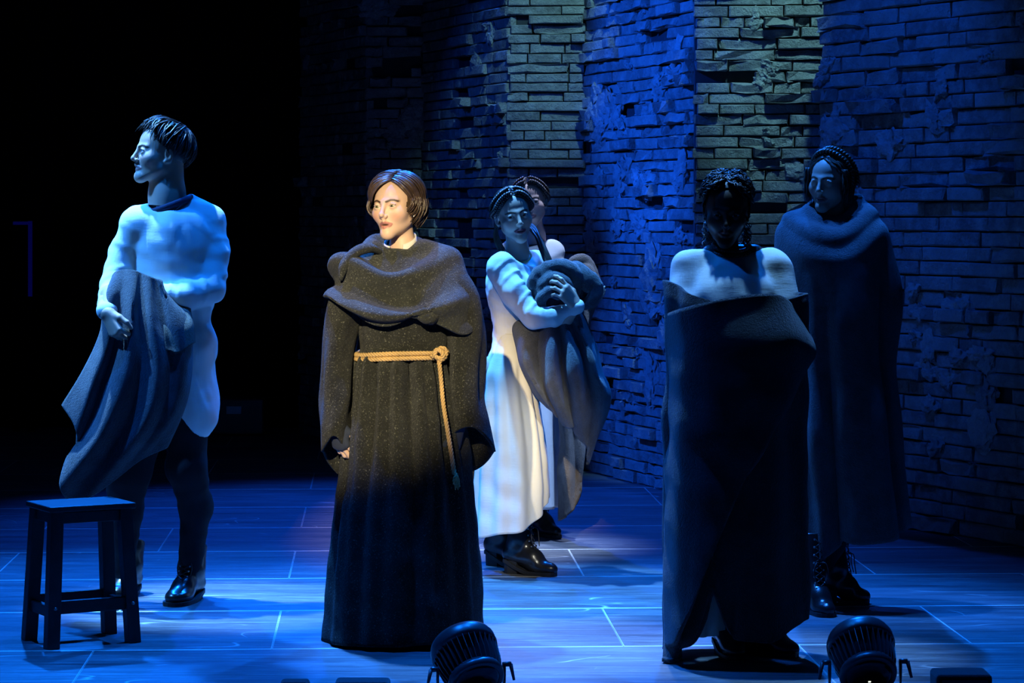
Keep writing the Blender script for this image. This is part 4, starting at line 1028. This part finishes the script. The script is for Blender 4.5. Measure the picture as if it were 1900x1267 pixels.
    # blanket over the arms
    cols = [[(207, 516, -.06), (194, 555, -.10), (186, 615, -.13), (150, 690, -.13), (116, 752, -.12)],
            [(215, 506, -.14), (205, 550, -.235), (201, 630, -.235), (170, 715, -.23), (141, 795, -.20)],
            [(232, 501, -.18), (224, 560, -.215), (212, 650, -.19), (172, 770, -.17), (133, 845, -.16)],
            [(248, 502, -.22), (246, 570, -.30), (238, 675, -.30), (190, 800, -.29), (112, 903, -.24)],
            [(262, 506, -.20), (258, 580, -.235), (262, 690, -.22), (228, 800, -.21), (130, 926, -.20)],
            [(276, 512, -.24), (280, 590, -.30), (292, 690, -.31), (262, 795, -.30), (165, 924, -.22)],
            [(288, 516, -.22), (300, 595, -.245), (315, 680, -.245), (290, 785, -.24), (215, 890, -.20)],
            [(298, 522, -.24), (322, 592, -.27), (336, 665, -.27), (322, 760, -.25), (262, 852, -.20)],
            [(304, 530, -.21), (342, 588, -.215), (348, 650, -.21), (338, 735, -.19), (300, 832, -.17)],
            [(306, 545, -.13), (354, 585, -.12), (356, 635, -.11), (343, 730, -.10), (310, 822, -.10)]]
    cols = [[(x, y, z * .62 + .38 * -np.interp(y, [500, 560, 700, 930], [.12, .2, .215, .18])) for x, y, z in c] for c in cols]
    g = ribs(cols, d, 120, 110, .010, 18, 3); v, f = sheet(g, .014)
    bl = mesh_obj('blanket', v, f, M['blanket']); tag(bl, 'blue grey felt blanket hanging over the arms of the white tunic wearer', 'blanket')
    # turned-back brown corner below the forearm
    cols = [[(300, 556, -.11), (304, 600, -.22), (308, 650, -.25)], [(322, 556, -.12), (327, 600, -.23), (331, 655, -.26)], [(342, 556, -.11), (348, 598, -.21), (353, 640, -.235)], [(350, 556, -.09), (356, 595, -.17), (360, 636, -.20)]]
    g = ribs(cols, d, 30, 24, .004, 30, 5); v, f = sheet(g, .012); o = mesh_obj('turned_corner', v, f, M['blanket_brown'], bl)
person_tunic()
# ------------------------------------------------------------------ two people in white dresses by the wall
def pulled_hair(h, seed, mat, root, parted=True, name='hair', n=230, wav=.0, back=True, zend=(-.02, -.06)):
    """hair drawn back from a centre part over the ears"""
    r = np.random.default_rng(seed); paths = []; rr = []
    for k in range(n):
        side = -1 if k % 2 else 1; t = r.random(); al = math.radians(41 + 108 * t)
        st = np.array([side * .012 * r.random(), math.cos(al), math.sin(al)]); ph = math.radians(np.interp(t, [0, 1], [76, 178]) + r.normal(0, 4)); el = np.interp(t, [0, 1], zend) * 8 + r.normal(0, .06)
        en = np.array([side * math.sin(ph), math.cos(ph), el]); rad = np.array([.082, .104, .0925]) * r.uniform(.985, 1.035); u = arc(st, en, 12); q = np.linspace(0, 1, 12)
        p = SHELL_C + u * rad * (1 + .018 * np.sin(q * math.pi))[:, None]
        if wav: p += wav * np.stack([np.sin(q * 16 + r.uniform(0, 6)), np.cos(q * 14 + r.uniform(0, 6)), np.sin(q * 18)], 1) * .5
        paths.append(h.w(p)); rr.append(.0042 * r.uniform(.7, 1.3))
    v, f = strands(paths, rr, (.7, 1, 1, .5))
    cv, cf = cap(h, (.0815, .1035, .0905), lambda q: ((q[:, 1] < .045) | (q[:, 2] > .088)) & (q[:, 2] > np.interp(q[:, 1], [-.12, -.02, .0, .06], [-.06, -.05, .02, .06])))
    return join((v, f), (h.w(cv), cf))
def crown_braid(h, r=.011, y0=.045, top=.118, tilt=.0, lo=-.01):
    a = np.linspace(math.radians(-8), math.radians(188), 40)
    p = np.stack([.086 * np.cos(a), y0 - .05 * np.abs(np.cos(a)) ** 2, .015 + (top - .015) * np.sin(a)], 1); return braid(h.w(p), r * h.s, .034)
def side_braids(h, r):
    out = []
    for g in (-1, 1):
        pts = cr(np.array([(g * .010, .068, .104), (g * .035, .064, .097), (g * .062, .046, .072), (g * .080, .022, .040), (g * .086, -.03, .022), (g * .070, -.08, .005)]), 40); out.append(braid(h.w(pts), r * h.s, .030))
        pts = cr(np.array([(g * .010, .045, .124), (g * .040, .040, .112), (g * .070, .018, .085), (g * .086, -.01, .055), (g * .080, -.06, .03)]), 36); out.append(braid(h.w(pts), r * h.s * .9, .032))
    return out
def person_dress():
    root, d = person('person', 960, 1063, 'person in long white dress and heeled black boots hugging a bundled blanket')
    skin = (.58, .38, .30)
    h = Head(P(953, 401, d), -13, 3, -11, .95, jaw=.88, gaze=(-18, 0), lids=(24, 14))
    hm = h.mesh(.0028, skin, (.30, .05, .07), (.045, .032, .026))
    pieces = []; S = Solid(); trunk(S, 948, 478, 690, d, .055, .058, foot=((925, 11.5), (958, 11.3))); lo, hi = auto_bounds(S, .03); pieces.append(nets(S, lo, hi, .012))
    S = Solid(); wr = P(1068, 566, d - .26)
    hand(S, wr, (-.52, -.30, .62), (.55, -.80, .10), 1, thumb=(5, -10), size=.92, fore=P(1050, 590, d - .24), fr=.026, spread=7, curls=[(18, 30, 25), (32, 40, 28), (40, 44, 28), (46, 44, 28)])
    lo, hi = auto_bounds(S, .02); pieces.append(nets(S, lo, hi, .0028))
    S = Solid(); wr = P(1066, 572, d - .02); hand(S, wr, (1, -.35, .35), (-.2, -.3, -.9), -1, curl=(18, 24, 16), size=.9, fore=P(1035, 585, d + .03)); lo, hi = auto_bounds(S, .02); pieces.append(nets(S, lo, hi, .0035))
    body_mesh(root, hm, pieces, skin); h.eyes(root, (.03, .02, .015))
    v, f = pulled_hair(h, 4, None, root); parts = [(v, f)] + side_braids(h, .0105)
    r = np.random.default_rng(6); paths = []; rr = []
    for k in range(70):      # loose length over the far shoulder, and some at the near side of the neck
        a = r.random(); o = r.normal(0, 1, 2)
        if k < 46: pts = [P(966 + 3 * o[0], 405, d + .10), P(988 + 3 * o[0], 424, d + .06), P(998 + 8 * a, 450 + 3 * o[1], d + .01), P(1008 + 14 * a, 480, d - .03), P(1022 + 14 * a, 510, d - .06 + .02 * a), P(1032 + 12 * a, 545, d - .05)]
        else: pts = [P(925 + 4 * o[0], 405, d + .05), P(917 + 6 * a, 430, d + .06), P(919 + 12 * a, 455 + 3 * o[1], d + .06), P(930 + 12 * a, 475 + 5 * o[1], d + .07)]
        paths.append(cr(pts, 14)); rr.append(.0058 * r.uniform(.6, 1.3))
    parts.append(strands(paths, rr, (.7, 1.1, 1, .2))); v, f = join(*parts); mesh_obj('hair', v, f, M['hair_dark'], root)
    pts = [h.w(p) for p in ((-.05, -.02, -.17), (-.03, .015, -.195), (.012, .03, -.205), (.045, .005, -.19), (.05, -.04, -.17))]
    v, f = rope(cr(pts, 30), .004, 3, .02); mesh_obj('necklace', v, f, M['rope'], root)
    # dress: bodice with sleeve, then the skirt
    S = Solid()
    S.ell(P(950, 525, d), (.105, .125, .13), k=.02); S.ell(P(975, 535, d - .02), (.075, .12, .075), k=.04); S.cone(P(945, 545, d), P(946, 632, d), .085, .066, .04); S.cone(P(946, 632, d), P(944, 690, d), .066, .11, .03)
    S.cone(P(932, 492, d - .12), P(990, 484, d + .14), .052, .048, .05)
    S.cone(P(928, 498, d - .14), P(955, 545, d - .19), .058, .056, .03, wr=(.006, 2.2, (.7, 0, .5), 0)); S.cone(P(955, 545, d - .19), P(990, 588, d - .23), .054, .050, .02, wr=(.006, 2.4, (.7, 0, .5), 1))
    S.cone(P(990, 588, d - .23), P(1030, 588, d - .25), .046, .040, .02, wr=(.004, 2.2, (.7, 0, .3), 1)); S.cone(P(1030, 588, d - .25), P(1068, 570, d - .255), .038, .034, .015)
    S.cone(P(995, 492, d + .14), P(1035, 575, d + .06), .05, .042, .03); S.cone(P(1035, 575, d + .06), P(1062, 574, d - .0), .04, .034, .02)
    S.ell(P(972, 462, d - .03), (.10, .13, .062), roty(.40), k=.012, sub=True)
    lo, hi = auto_bounds(S, .02); v, f = nets(S, lo, hi, .006); v += vnormals(v, f) * (.0035 * wob(v * np.array([1, 1, .5]), 48, 5) + .0018 * wob(v, 95, 6))[:, None]
    mesh_obj('bodice', v, f, M['white'], root)
    n = 180; th = TH(n)
    R = [ring(948, 27, 618, d, .075, n), ring(947, 32, 645, d, .095, n), ring(945, 41, 675, d, .125, n), ring(944, 48, 700, d, .145, n), ring(947, 56, 750, d, .17, n), ring(950, 64, 810, d, .195, n), ring(951, 70, 870, d, .215, n), ring(951, 73, (915, 925, 930, 900), d, .23, n), ring(949, 75, (925, 978, 999, 945), d, .24, n)]
    nv = 110; g = loft(R, nv); t = np.linspace(0, 1, nv)[:, None]; amt = np.zeros((nv, n)); fd = np.clip((t - .2) / .3, 0, 1)
    for k, (deg, w, a) in enumerate(((62, 9, .020), (96, 7, .010), (128, 11, .016), (162, 10, .016), (30, 9, .022), (5, 10, .02), (200, 12, .03), (250, 12, .03), (300, 12, .03))): amt -= a * fd * groove(th[None] + .12 * (t - .5), deg, w + 4 * t) - a * .4 * fd * groove(th[None], deg + 14, 8)
    g = push(g, amt); g += (.0015 * wob(g, 40, 9))[..., None] * grid_normals(g, True); v, f = sheet(g, .005, True); mesh_obj('skirt', v, f, M['cream'], root)
    fl = lambda x, y: np.array([(x - 950) * (F_PX * CAM_H / (y - HOR)) / F_PX, F_PX * CAM_H / (y - HOR)])
    a = fl(956, 1063); make_boot(root, a, fl(1031, 1069), np.array([a[0] + .03, a[1], .29]), .045, width=.036, shaft_r=(.046, .052), pointed=True)
    a = fl(921, 1049); make_boot(root, a, fl(992, 1056), np.array([a[0] + .05, a[1], .27]), .05, width=.036, shaft_r=(.046, .052), pointed=True)
    # her blanket: a bundle in the arms and a hanging swag
    S = Solid(); D = d - .14
    def fold(pts, r0, k=.012): S.line([P(x, y, D + z) for x, y, z in cr(np.array(pts, float), 12)], np.interp(np.linspace(0, 1, 12), [0, .2, .8, 1], [r0 * .7, r0, r0, r0 * .7]), k)
    S.ell(P(1032, 548, D + .03), (.105, .08, .095), k=.01); S.ell(P(1085, 540, D + .05), (.06, .07, .075), k=.01)
    fold([(990, 560, -.03), (990, 528, -.05), (1008, 503, -.06), (1040, 493, -.06), (1064, 508, -.06), (1068, 540, -.05)], .030)
    fold([(1000, 545, -.07), (1012, 522, -.09), (1035, 516, -.09), (1052, 535, -.085), (1058, 560, -.07)], .024); fold([(1003, 580, -.07), (1005, 555, -.10), (1022, 540, -.11), (1036, 552, -.10)], .020)
    fold([(1072, 512, -.02), (1096, 516, -.04), (1107, 535, -.04), (1100, 556, -.04), (1080, 566, -.04)], .024); fold([(1050, 500, -.03), (1070, 497, -.03), (1085, 510, -.04), (1088, 535, -.05)], .022)
    lo, hi = auto_bounds(S, .02); v1 = nets(S, lo, hi, .0065); vv = v1[0] + vnormals(*v1) * (.004 * wob(v1[0], 45, 3) + .002 * wob(v1[0], 120, 4))[:, None]
    cols = [[(985, 592, -.10), (955, 606, -.12), (966, 665, -.15), (985, 710, -.16), (1018, 752, -.14)],
            [(1000, 592, -.15), (975, 632, -.24), (982, 690, -.27), (1002, 728, -.26), (1034, 770, -.22)],
            [(1012, 590, -.17), (1000, 645, -.22), (1005, 700, -.22), (1018, 738, -.22), (1046, 784, -.20)],
            [(1024, 588, -.22), (1022, 650, -.31), (1024, 705, -.33), (1036, 748, -.31), (1056, 790, -.24)],
            [(1036, 586, -.22), (1042, 650, -.25), (1046, 705, -.245), (1056, 752, -.24), (1066, 800, -.21)],
            [(1046, 585, -.24), (1060, 648, -.32), (1068, 702, -.34), (1074, 755, -.31), (1078, 815, -.23)],
            [(1056, 584, -.22), (1076, 645, -.25), (1088, 698, -.255), (1096, 752, -.25), (1090, 835, -.21)],
            [(1066, 582, -.24), (1090, 640, -.29), (1106, 692, -.31), (1120, 742, -.29), (1091, 862, -.20)],
            [(1074, 580, -.17), (1101, 636, -.17), (1117, 688, -.18), (1130, 742, -.18), (1104, 815, -.16)]]
    g = ribs(cols, d, 100, 96, .006, 30, 7); v2 = sheet(g, .014); v, f = join((vv, v1[1]), v2)
    bl = mesh_obj('blanket', v, f, M['blanket_grey']); tag(bl, 'grey felt blanket bundled in the arms of the white dress wearer', 'blanket')
    # ---- the second person, half hidden behind
    root, d = person('person', 1000, 998, 'person with braided hair peering from behind the white dress wearer')
    skin = (.62, .44, .36); h = Head(P(984, 378, d), 4, 0, -8, .95, jaw=.92, gaze=(10, 0)); hm = h.mesh(.0032, skin, (.42, .2, .19), (.10, .07, .05))
    S = Solid(); trunk(S, 985, 452, 640, d, .10, .06, foot=((970, 12.6), (1000, 12.6))); lo, hi = auto_bounds(S, .03); body_mesh(root, hm, [nets(S, lo, hi, .012)], skin); h.eyes(root, (.10, .10, .09))
    parts = [pulled_hair(h, 14, None, root)] + side_braids(h, .011); v, f = join(*parts); mesh_obj('hair', v, f, M['hair_mid'], root)
    S = Solid(); S.ell(P(986, 520, d), (.15, .10, .16), k=.02); S.cone(P(950, 468, d), P(1020, 468, d), .055, .055, .04); S.cone(P(986, 520, d), P(986, 620, d), .10, .09, .05); S.cone(P(1024, 472, d), P(1040, 555, d - .05), .056, .048, .03, wr=(.005, 2, (.5, 0, .6), 0)); S.cone(P(1040, 555, d - .05), P(1075, 540, d - .2), .045, .038, .02); S.cone(P(948, 472, d), P(938, 560, d), .054, .045, .03)
    S.ell(P(984, 435, d - .02), (.09, .10, .055), k=.01, sub=True); lo, hi = auto_bounds(S, .02); v, f = nets(S, lo, hi, .009); v += vnormals(v, f) * (.004 * wob(v, 50, 5))[:, None]; mesh_obj('bodice', v, f, M['white'], root)
    n = 100; th = TH(n); R = [ring(986, 34, 605, d, .09, n), ring(986, 42, 660, d, .13, n), ring(986, 48, 760, d, .17, n), ring(986, 52, 850, d, .19, n), ring(986, 53, 938, d, .2, n)]; g = loft(R, 60); g = push(g, .014 * np.linspace(0, 1, 60)[:, None] * np.sin(9 * th)[None]); v, f = sheet(g, .005, True); mesh_obj('skirt', v, f, M['white'], root)
    a = fl(988, 990); make_boot(root, a, fl(1036, 999), np.array([a[0] + .02, a[1], .27]), .04, width=.036, pointed=True)
    a = fl(962, 984); make_boot(root, a, fl(1004, 990), np.array([a[0] + .02, a[1], .27]), .04, width=.036, pointed=True)
    S = Solid(); D = d - .14; S.ell(P(1078, 512, D + .02), (.075, .06, .085), k=.01)
    for pts, r0 in (([(1050, 500, 0), (1068, 484, -.02), (1085, 482, -.02), (1100, 500, -.02), (1108, 530, -.01)], .022), ([(1075, 505, -.04), (1090, 500, -.05), (1100, 520, -.05), (1100, 548, -.04)], .02)): S.line([P(x, y, D + z) for x, y, z in cr(np.array(pts, float), 10)], r0, .012)
    lo, hi = auto_bounds(S, .02); v1 = nets(S, lo, hi, .007); vv = v1[0] + vnormals(*v1) * (.004 * wob(v1[0], 45, 13))[:, None]
    cols = [[(1056, 560, -.12), (1046, 640, -.14), (1040, 740, -.14), (1038, 860, -.14), (1038, 966, -.14)], [(1068, 560, -.16), (1054, 640, -.22), (1050, 740, -.22), (1052, 860, -.21), (1050, 958, -.2)], [(1082, 560, -.14), (1068, 640, -.17), (1062, 740, -.16), (1066, 860, -.16), (1066, 942, -.16)], [(1096, 560, -.16), (1080, 640, -.2), (1072, 740, -.19), (1078, 850, -.18), (1078, 910, -.18)], [(1104, 556, -.10), (1090, 640, -.12), (1078, 740, -.11), (1082, 840, -.12), (1079, 890, -.12)]]
    g = ribs(cols, d, 80, 40, .006, 28, 17); v2 = sheet(g, .014); v, f = join((vv, v1[1]), v2); bl = mesh_obj('blanket', v, f, M['blanket_brown'])
    tag(bl, 'brown grey felt blanket held by the half hidden person, its end hanging lowest', 'blanket')
person_dress()
# ------------------------------------------------------------------ two people wrapped in blankets
def people_wrapped():
    fl = lambda x, y: np.array([(x - 950) * (F_PX * CAM_H / (y - HOR)) / F_PX, F_PX * CAM_H / (y - HOR)])
    root, d = person('person', 1360, 1218, 'person in white scoop neck top with beaded choker, face in deep shadow')
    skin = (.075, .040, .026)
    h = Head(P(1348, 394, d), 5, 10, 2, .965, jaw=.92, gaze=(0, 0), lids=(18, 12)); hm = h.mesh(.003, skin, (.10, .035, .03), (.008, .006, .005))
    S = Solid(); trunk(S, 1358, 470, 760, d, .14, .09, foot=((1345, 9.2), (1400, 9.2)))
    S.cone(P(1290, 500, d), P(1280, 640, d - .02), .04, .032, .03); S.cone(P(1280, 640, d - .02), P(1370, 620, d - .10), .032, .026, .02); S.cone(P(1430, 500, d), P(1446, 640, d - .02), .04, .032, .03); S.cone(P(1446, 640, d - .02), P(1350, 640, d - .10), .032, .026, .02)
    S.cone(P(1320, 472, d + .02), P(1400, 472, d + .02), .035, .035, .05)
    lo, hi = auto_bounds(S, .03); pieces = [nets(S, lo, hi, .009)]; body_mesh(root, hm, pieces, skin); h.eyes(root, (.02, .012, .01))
    r = np.random.default_rng(12); paths = []; rr = []
    for k in range(420):     # short coiled locks drawn back from a centre part
        side = -1 if k % 2 else 1; t = r.random(); al = math.radians(46 + 115 * t); st = np.array([side * .02, math.cos(al), math.sin(al)])
        ph = math.radians(np.interp(t, [0, 1], [70, 178]) + r.normal(0, 6)); en = np.array([side * math.sin(ph), math.cos(ph), np.interp(t, [0, 1], [-.05, -.5]) + r.normal(0, .1)])
        rad = np.array([.088, .108, .106]) * r.uniform(.97, 1.08); a0 = r.uniform(0, .7); u = arc(st, en, 20); q = np.linspace(0, 1, 20); p = SHELL_C + u * rad * (1 + .07 * np.sin(q * math.pi))[:, None]
        p += .0045 * np.stack([np.sin(q * 40 + r.uniform(0, 6)), np.cos(q * 37 + r.uniform(0, 6)), np.sin(q * 43 + r.uniform(0, 6))], 1); i0 = int(a0 * 14); paths.append(h.w(p[i0:i0 + 7])); rr.append(.0052 * r.uniform(.7, 1.2))
    for k in range(60):      # coils at the nape, seen on both sides of the neck
        side = -1 if k % 2 else 1; c = P(1349 + side * r.uniform(30, 42), r.uniform(400, 436), d + r.uniform(.02, .06)); a = np.linspace(0, 9, 14); rad = r.uniform(.005, .010); paths.append(c + np.stack([rad * np.cos(a + k), rad * np.sin(a + k), -.006 * a], 1)); rr.append(.0022)
    v, f = strands(paths, rr, (.6, 1, 1, .6)); cv, cf = cap(h, (.086, .107, .104), lambda q: ((q[:, 1] < .035) | (q[:, 2] > .098)) & (q[:, 2] > np.interp(q[:, 1], [-.12, -.02, .0, .06], [-.06, -.05, .02, .06])))
    v, f = join((v, f), (h.w(cv), cf)); mesh_obj('hair', v, f, M['hair_black'], root)
    bd = []
    for row in range(3):
        for a in np.linspace(0, 2 * math.pi, 44, endpoint=False):
            c = P(1357, 456 + row * 9, d) + np.array([(.060 + .006 * row) * math.cos(a), .012 - (.060 + .006 * row) * math.sin(a), -.018 * math.sin(a) * (1 if math.sin(a) > 0 else .3)]); bd.append(lathe([(.001, -.006), (.0055, -.004), (.0065, 0), (.0055, .004), (.001, .006)], 7, np.eye(3), c))
    v, f = join(*bd); tag(mesh_obj('choker', v, f, M['bead'], root), 'choker of dark red beads', kind=None)
    S = Solid(); S.ell(P(1358, 570, d - .02), (.16, .135, .165), k=.02); S.cone(P(1290, 492, d + .01), P(1428, 492, d + .01), .055, .055, .05); S.cone(P(1358, 560, d), P(1358, 700, d), .12, .10, .05)
    for sx in (-1, 1):
        S.cone(P(1359 + sx * 82, 498, d + .01), P(1359 + sx * 93, 560, d - .035), .058, .052, .03); S.cone(P(1359 + sx * 93, 560, d - .035), P(1359 + sx * 82, 640, d - .06), .050, .040, .02)
    S.ell(P(1358, 428, d - .02), (.125, .14, .088), k=.010, sub=True); lo, hi = auto_bounds(S, .02); v, f = nets(S, lo, hi, .0065); v += vnormals(v, f) * (.003 * wob(v, 55, 5))[:, None]; mesh_obj('top', v, f, M['knit'], root)
    n = 80; th = TH(n); g = loft([ring(1312, 36, 960, d - .02, .10, n), ring(1308, 36, 1060, d - .02, .11, n), ring(1302, 36, (1165, 1172, 1165, 1160), d - .02, .12, n)], 40); g = push(g, .012 * np.sin(8 * th)[None] * np.linspace(.2, 1, 40)[:, None]); v, f = sheet(g, .005, True); mesh_obj('skirt', v, f, M['cream'], root)
    a = fl(1398, 1212); make_boot(root, a, fl(1479, 1220), np.array([a[0] - .02, a[1] + .01, .24]), .035, width=.038, pointed=True)
    a = fl(1345, 1212); make_boot(root, a, fl(1372, 1226), np.array([a[0] - .01, a[1] + .01, .24]), .035, width=.038, pointed=True)
    # wrap
    n = 200; th = TH(n); R = [ring(1363, 126, (543, 560, 520, 535), d - .01, .185, n, .84), ring(1364, 126, (575, 590, 560, 575), d - .015, .195, n, .84), ring(1366, 124, 640, d - .015, .195, n), ring(1367, 121, 740, d - .01, .19, n), ring(1366, 124, 850, d, .19, n), ring(1365, 127, 950, d, .195, n), ring(1365, 130, 1050, d, .20, n), ring(1365, 131, (1100, 1120, 1130, 1130), d, .205, n), ring(1364, 132, (1136, 1172, 1205, 1190), d, .21, n)]
    nv = 130; g = loft(R, nv); t = np.linspace(0, 1, nv)[:, None]
    rise = np.clip((t - .72) / .28, 0, 1) ** 1.5; g[..., 2] += rise * (.19 * groove(th, 112, 10) - .015 * groove(th, 66, 12))[None]
    amt = .010 * np.sin(4 * th[None] + 4 * t) + .006 * np.sin(9 * th[None] - 3 * t) - .022 * groove(th[None], 148, 5) * np.clip((t - .4) * 2, 0, 1) - .02 * groove(th[None], 165, 5) * np.clip((t - .3) * 2, 0, 1) - .025 * groove(th[None], 96, 6) * np.clip((t - .5) * 2, 0, 1) + .02 * groove(th[None], 20, 6) * np.clip((t - .3) * 2, 0, 1)
    g = push(g, amt); g += (.006 * wob(g, 22, 6))[..., None] * grid_normals(g, True); parts = [sheet(g, .014, True)]
    cols = [[(1236, 584, -.02), (1243, 720, -.03), (1238, 880, -.03), (1235, 1050, -.03), (1235, 1200, -.04)], [(1262, 574, -.15), (1262, 720, -.17), (1258, 880, -.17), (1254, 1050, -.18), (1252, 1195, -.18)], [(1302, 563, -.21), (1302, 710, -.225), (1296, 860, -.225), (1288, 1010, -.23), (1274, 1150, -.235)],
            [(1350, 553, -.215), (1352, 690, -.245), (1346, 830, -.245), (1336, 950, -.25), (1318, 1040, -.25)], [(1405, 546, -.20), (1412, 670, -.24), (1405, 780, -.24), (1388, 870, -.245), (1362, 930, -.245)], [(1446, 550, -.17), (1462, 630, -.21), (1462, 710, -.215), (1446, 775, -.22), (1420, 820, -.225)], [(1472, 572, -.12), (1490, 625, -.15), (1496, 672, -.15), (1484, 710, -.16), (1462, 745, -.18)], [(1488, 596, -.06), (1502, 632, -.09), (1509, 655, -.10), (1502, 668, -.12), (1490, 690, -.14)]]
    cols = [[(x, y, z * 1.10 - .012 * (i > 0)) for x, y, z in c] for i, c in enumerate(cols)]; g = ribs(cols, d, 90, 80, .005, 24, 9); parts.append(sheet(g, .014))
    # trailing corner on the floor
    cols = [[(1238, 1140, -.05), (1236, 1190, -.06), (1232, 1222, -.10), (1228, 1232, -.14)], [(1258, 1130, -.14), (1254, 1185, -.14), (1252, 1222, -.14), (1244, 1236, -.16)], [(1276, 1120, -.17), (1264, 1175, -.15), (1262, 1212, -.12), (1268, 1230, -.13)]]
    g = ribs(cols, d, 40, 30, .004, 30, 19); g[..., 2] = np.maximum(g[..., 2], .012); parts.append(sheet(g, .012))
    v, f = join(*parts); bl = mesh_obj('blanket', v, f, M['blanket_dark']); tag(bl, 'dark felt blanket wrapped under the arms and trailing to the floor', 'blanket')
    # ---- second one, further back
    root, d = person('person', 1540, 1124, 'person with curly brown braided hair and closed eyes, draped in a blanket to the chin')
    skin = (.52, .36, .28); h = Head(P(1541, 340, d), 33, 2, 3, .95, jaw=.95, lids=(0, 0), gaze=(0, -20)); hm = h.mesh(.003, skin, (.32, .15, .14), (.05, .035, .025))
    S = Solid(); trunk(S, 1545, 415, 700, d, .14, .09, foot=((1508, 10.25), (1545, 10.36))); lo, hi = auto_bounds(S, .03); body_mesh(root, hm, [nets(S, lo, hi, .012)], skin); h.eyes(root, (.05, .04, .03))
    parts = [pulled_hair(h, 24, None, root, wav=.006, n=260, zend=(-.05, -.08)), crown_braid(h, .012, .045, .124), crown_braid(h, .012, .0, .134)]
    r = np.random.default_rng(31); paths = []; rr = []
    for k in range(120):
        side = -1 if k % 2 else 1; y0 = r.uniform(-.06, .05); q = np.linspace(0, 1, 12); x0 = .080 + .004 * r.normal()
        p = np.stack([side * (x0 + .006 * np.sin(q * 3)), y0 + .01 * q, .06 - .15 * q * r.uniform(.6, 1)], 1); p += .004 * np.stack([np.sin(q * 13 + k), np.cos(q * 11 + k), 0 * q], 1); paths.append(h.w(p)); rr.append(.0044 * r.uniform(.6, 1.2))
    parts.append(strands(paths, rr)); v, f = join(*parts); mesh_obj('hair', v, f, M['hair_mid'], root)
    a = fl(1538, 1120); make_boot(root, a, fl(1612, 1119), np.array([a[0] + .01, a[1] + .01, .29]), .045, width=.038, shaft_r=(.05, .055), pointed=True)
    a = fl(1504, 1134); make_boot(root, a, fl(1540, 1146), np.array([a[0] + .01, a[1] + .01, .29]), .045, width=.038, shaft_r=(.05, .055), pointed=True)
    S = Solid(); S.cone(P(1535, 800, d), P(1530, 1000, d), .13, .085, .03); S.cone(P(1535, 960, d), P(1520, 1040, d), .08, .06, .03); lo, hi = auto_bounds(S, .02); v, f = nets(S, lo, hi, .012); mesh_obj('skirt', v, f, M['trouser'], root)
    n = 200; th = TH(n); R = [ring(1545, 46, (362, 402, 384, 362), d + .015, .075, n), ring(1544, 56, (372, 418, 392, 370), d + .01, .10, n), ring(1541, 80, (400, 440, 408, 392), d, .14, n), ring(1543, 95, (425, 470, 428, 430), d, .17, n), ring(1546, 100, 500, d, .185, n), ring(1550, 102, 590, d, .195, n), ring(1556, 103, 690, d, .20, n), ring(1562, 105, 790, d, .205, n), ring(1570, 108, 890, d, .21, n), ring(1578, 108, (975, 998, 990, 985), d, .215, n)]
    nv = 130; g = loft(R, nv); t = np.linspace(0, 1, nv)[:, None]
    low = np.clip((t - .8) / .2, 0, 1) ** 1.5; g[..., 2] += low * (-.13 * groove(th, 140, 22) + .02 * groove(th, 104, 8))[None]
    top = np.exp(-((t - .22) / .14) ** 2); ph = 2 * math.pi * (6.0 * t + .15 * np.sin(2 * th)[None]) + .6 * np.sin(3 * th)[None]
    amt = top * .016 * (.5 + .5 * np.sin(ph)) + .012 * np.sin(4 * th[None] + 3 * t) * t + .035 * groove(th[None], 16, 9) * np.exp(-((t - .5) / .13) ** 2) - .05 * groove(th[None] - .15 * t, 100, 7) * np.clip((t - .45) * 3, 0, 1) + .03 * groove(th[None], 122, 8) * np.clip((t - .45) * 3, 0, 1) + .03 * groove(th[None], 60, 12) * np.clip((t - .5) * 3, 0, 1) - .03 * groove(th[None], 38, 6) * np.clip((t - .35) * 3, 0, 1)
    g = push(g, amt); g += (.006 * wob(g, 22, 16))[..., None] * grid_normals(g, True); v, f = sheet(g, .014, True); bl = mesh_obj('blanket', v, f, M['blanket'])
    tag(bl, 'blue grey felt blanket worn like a cloak by the curly haired person', 'blanket')
people_wrapped()
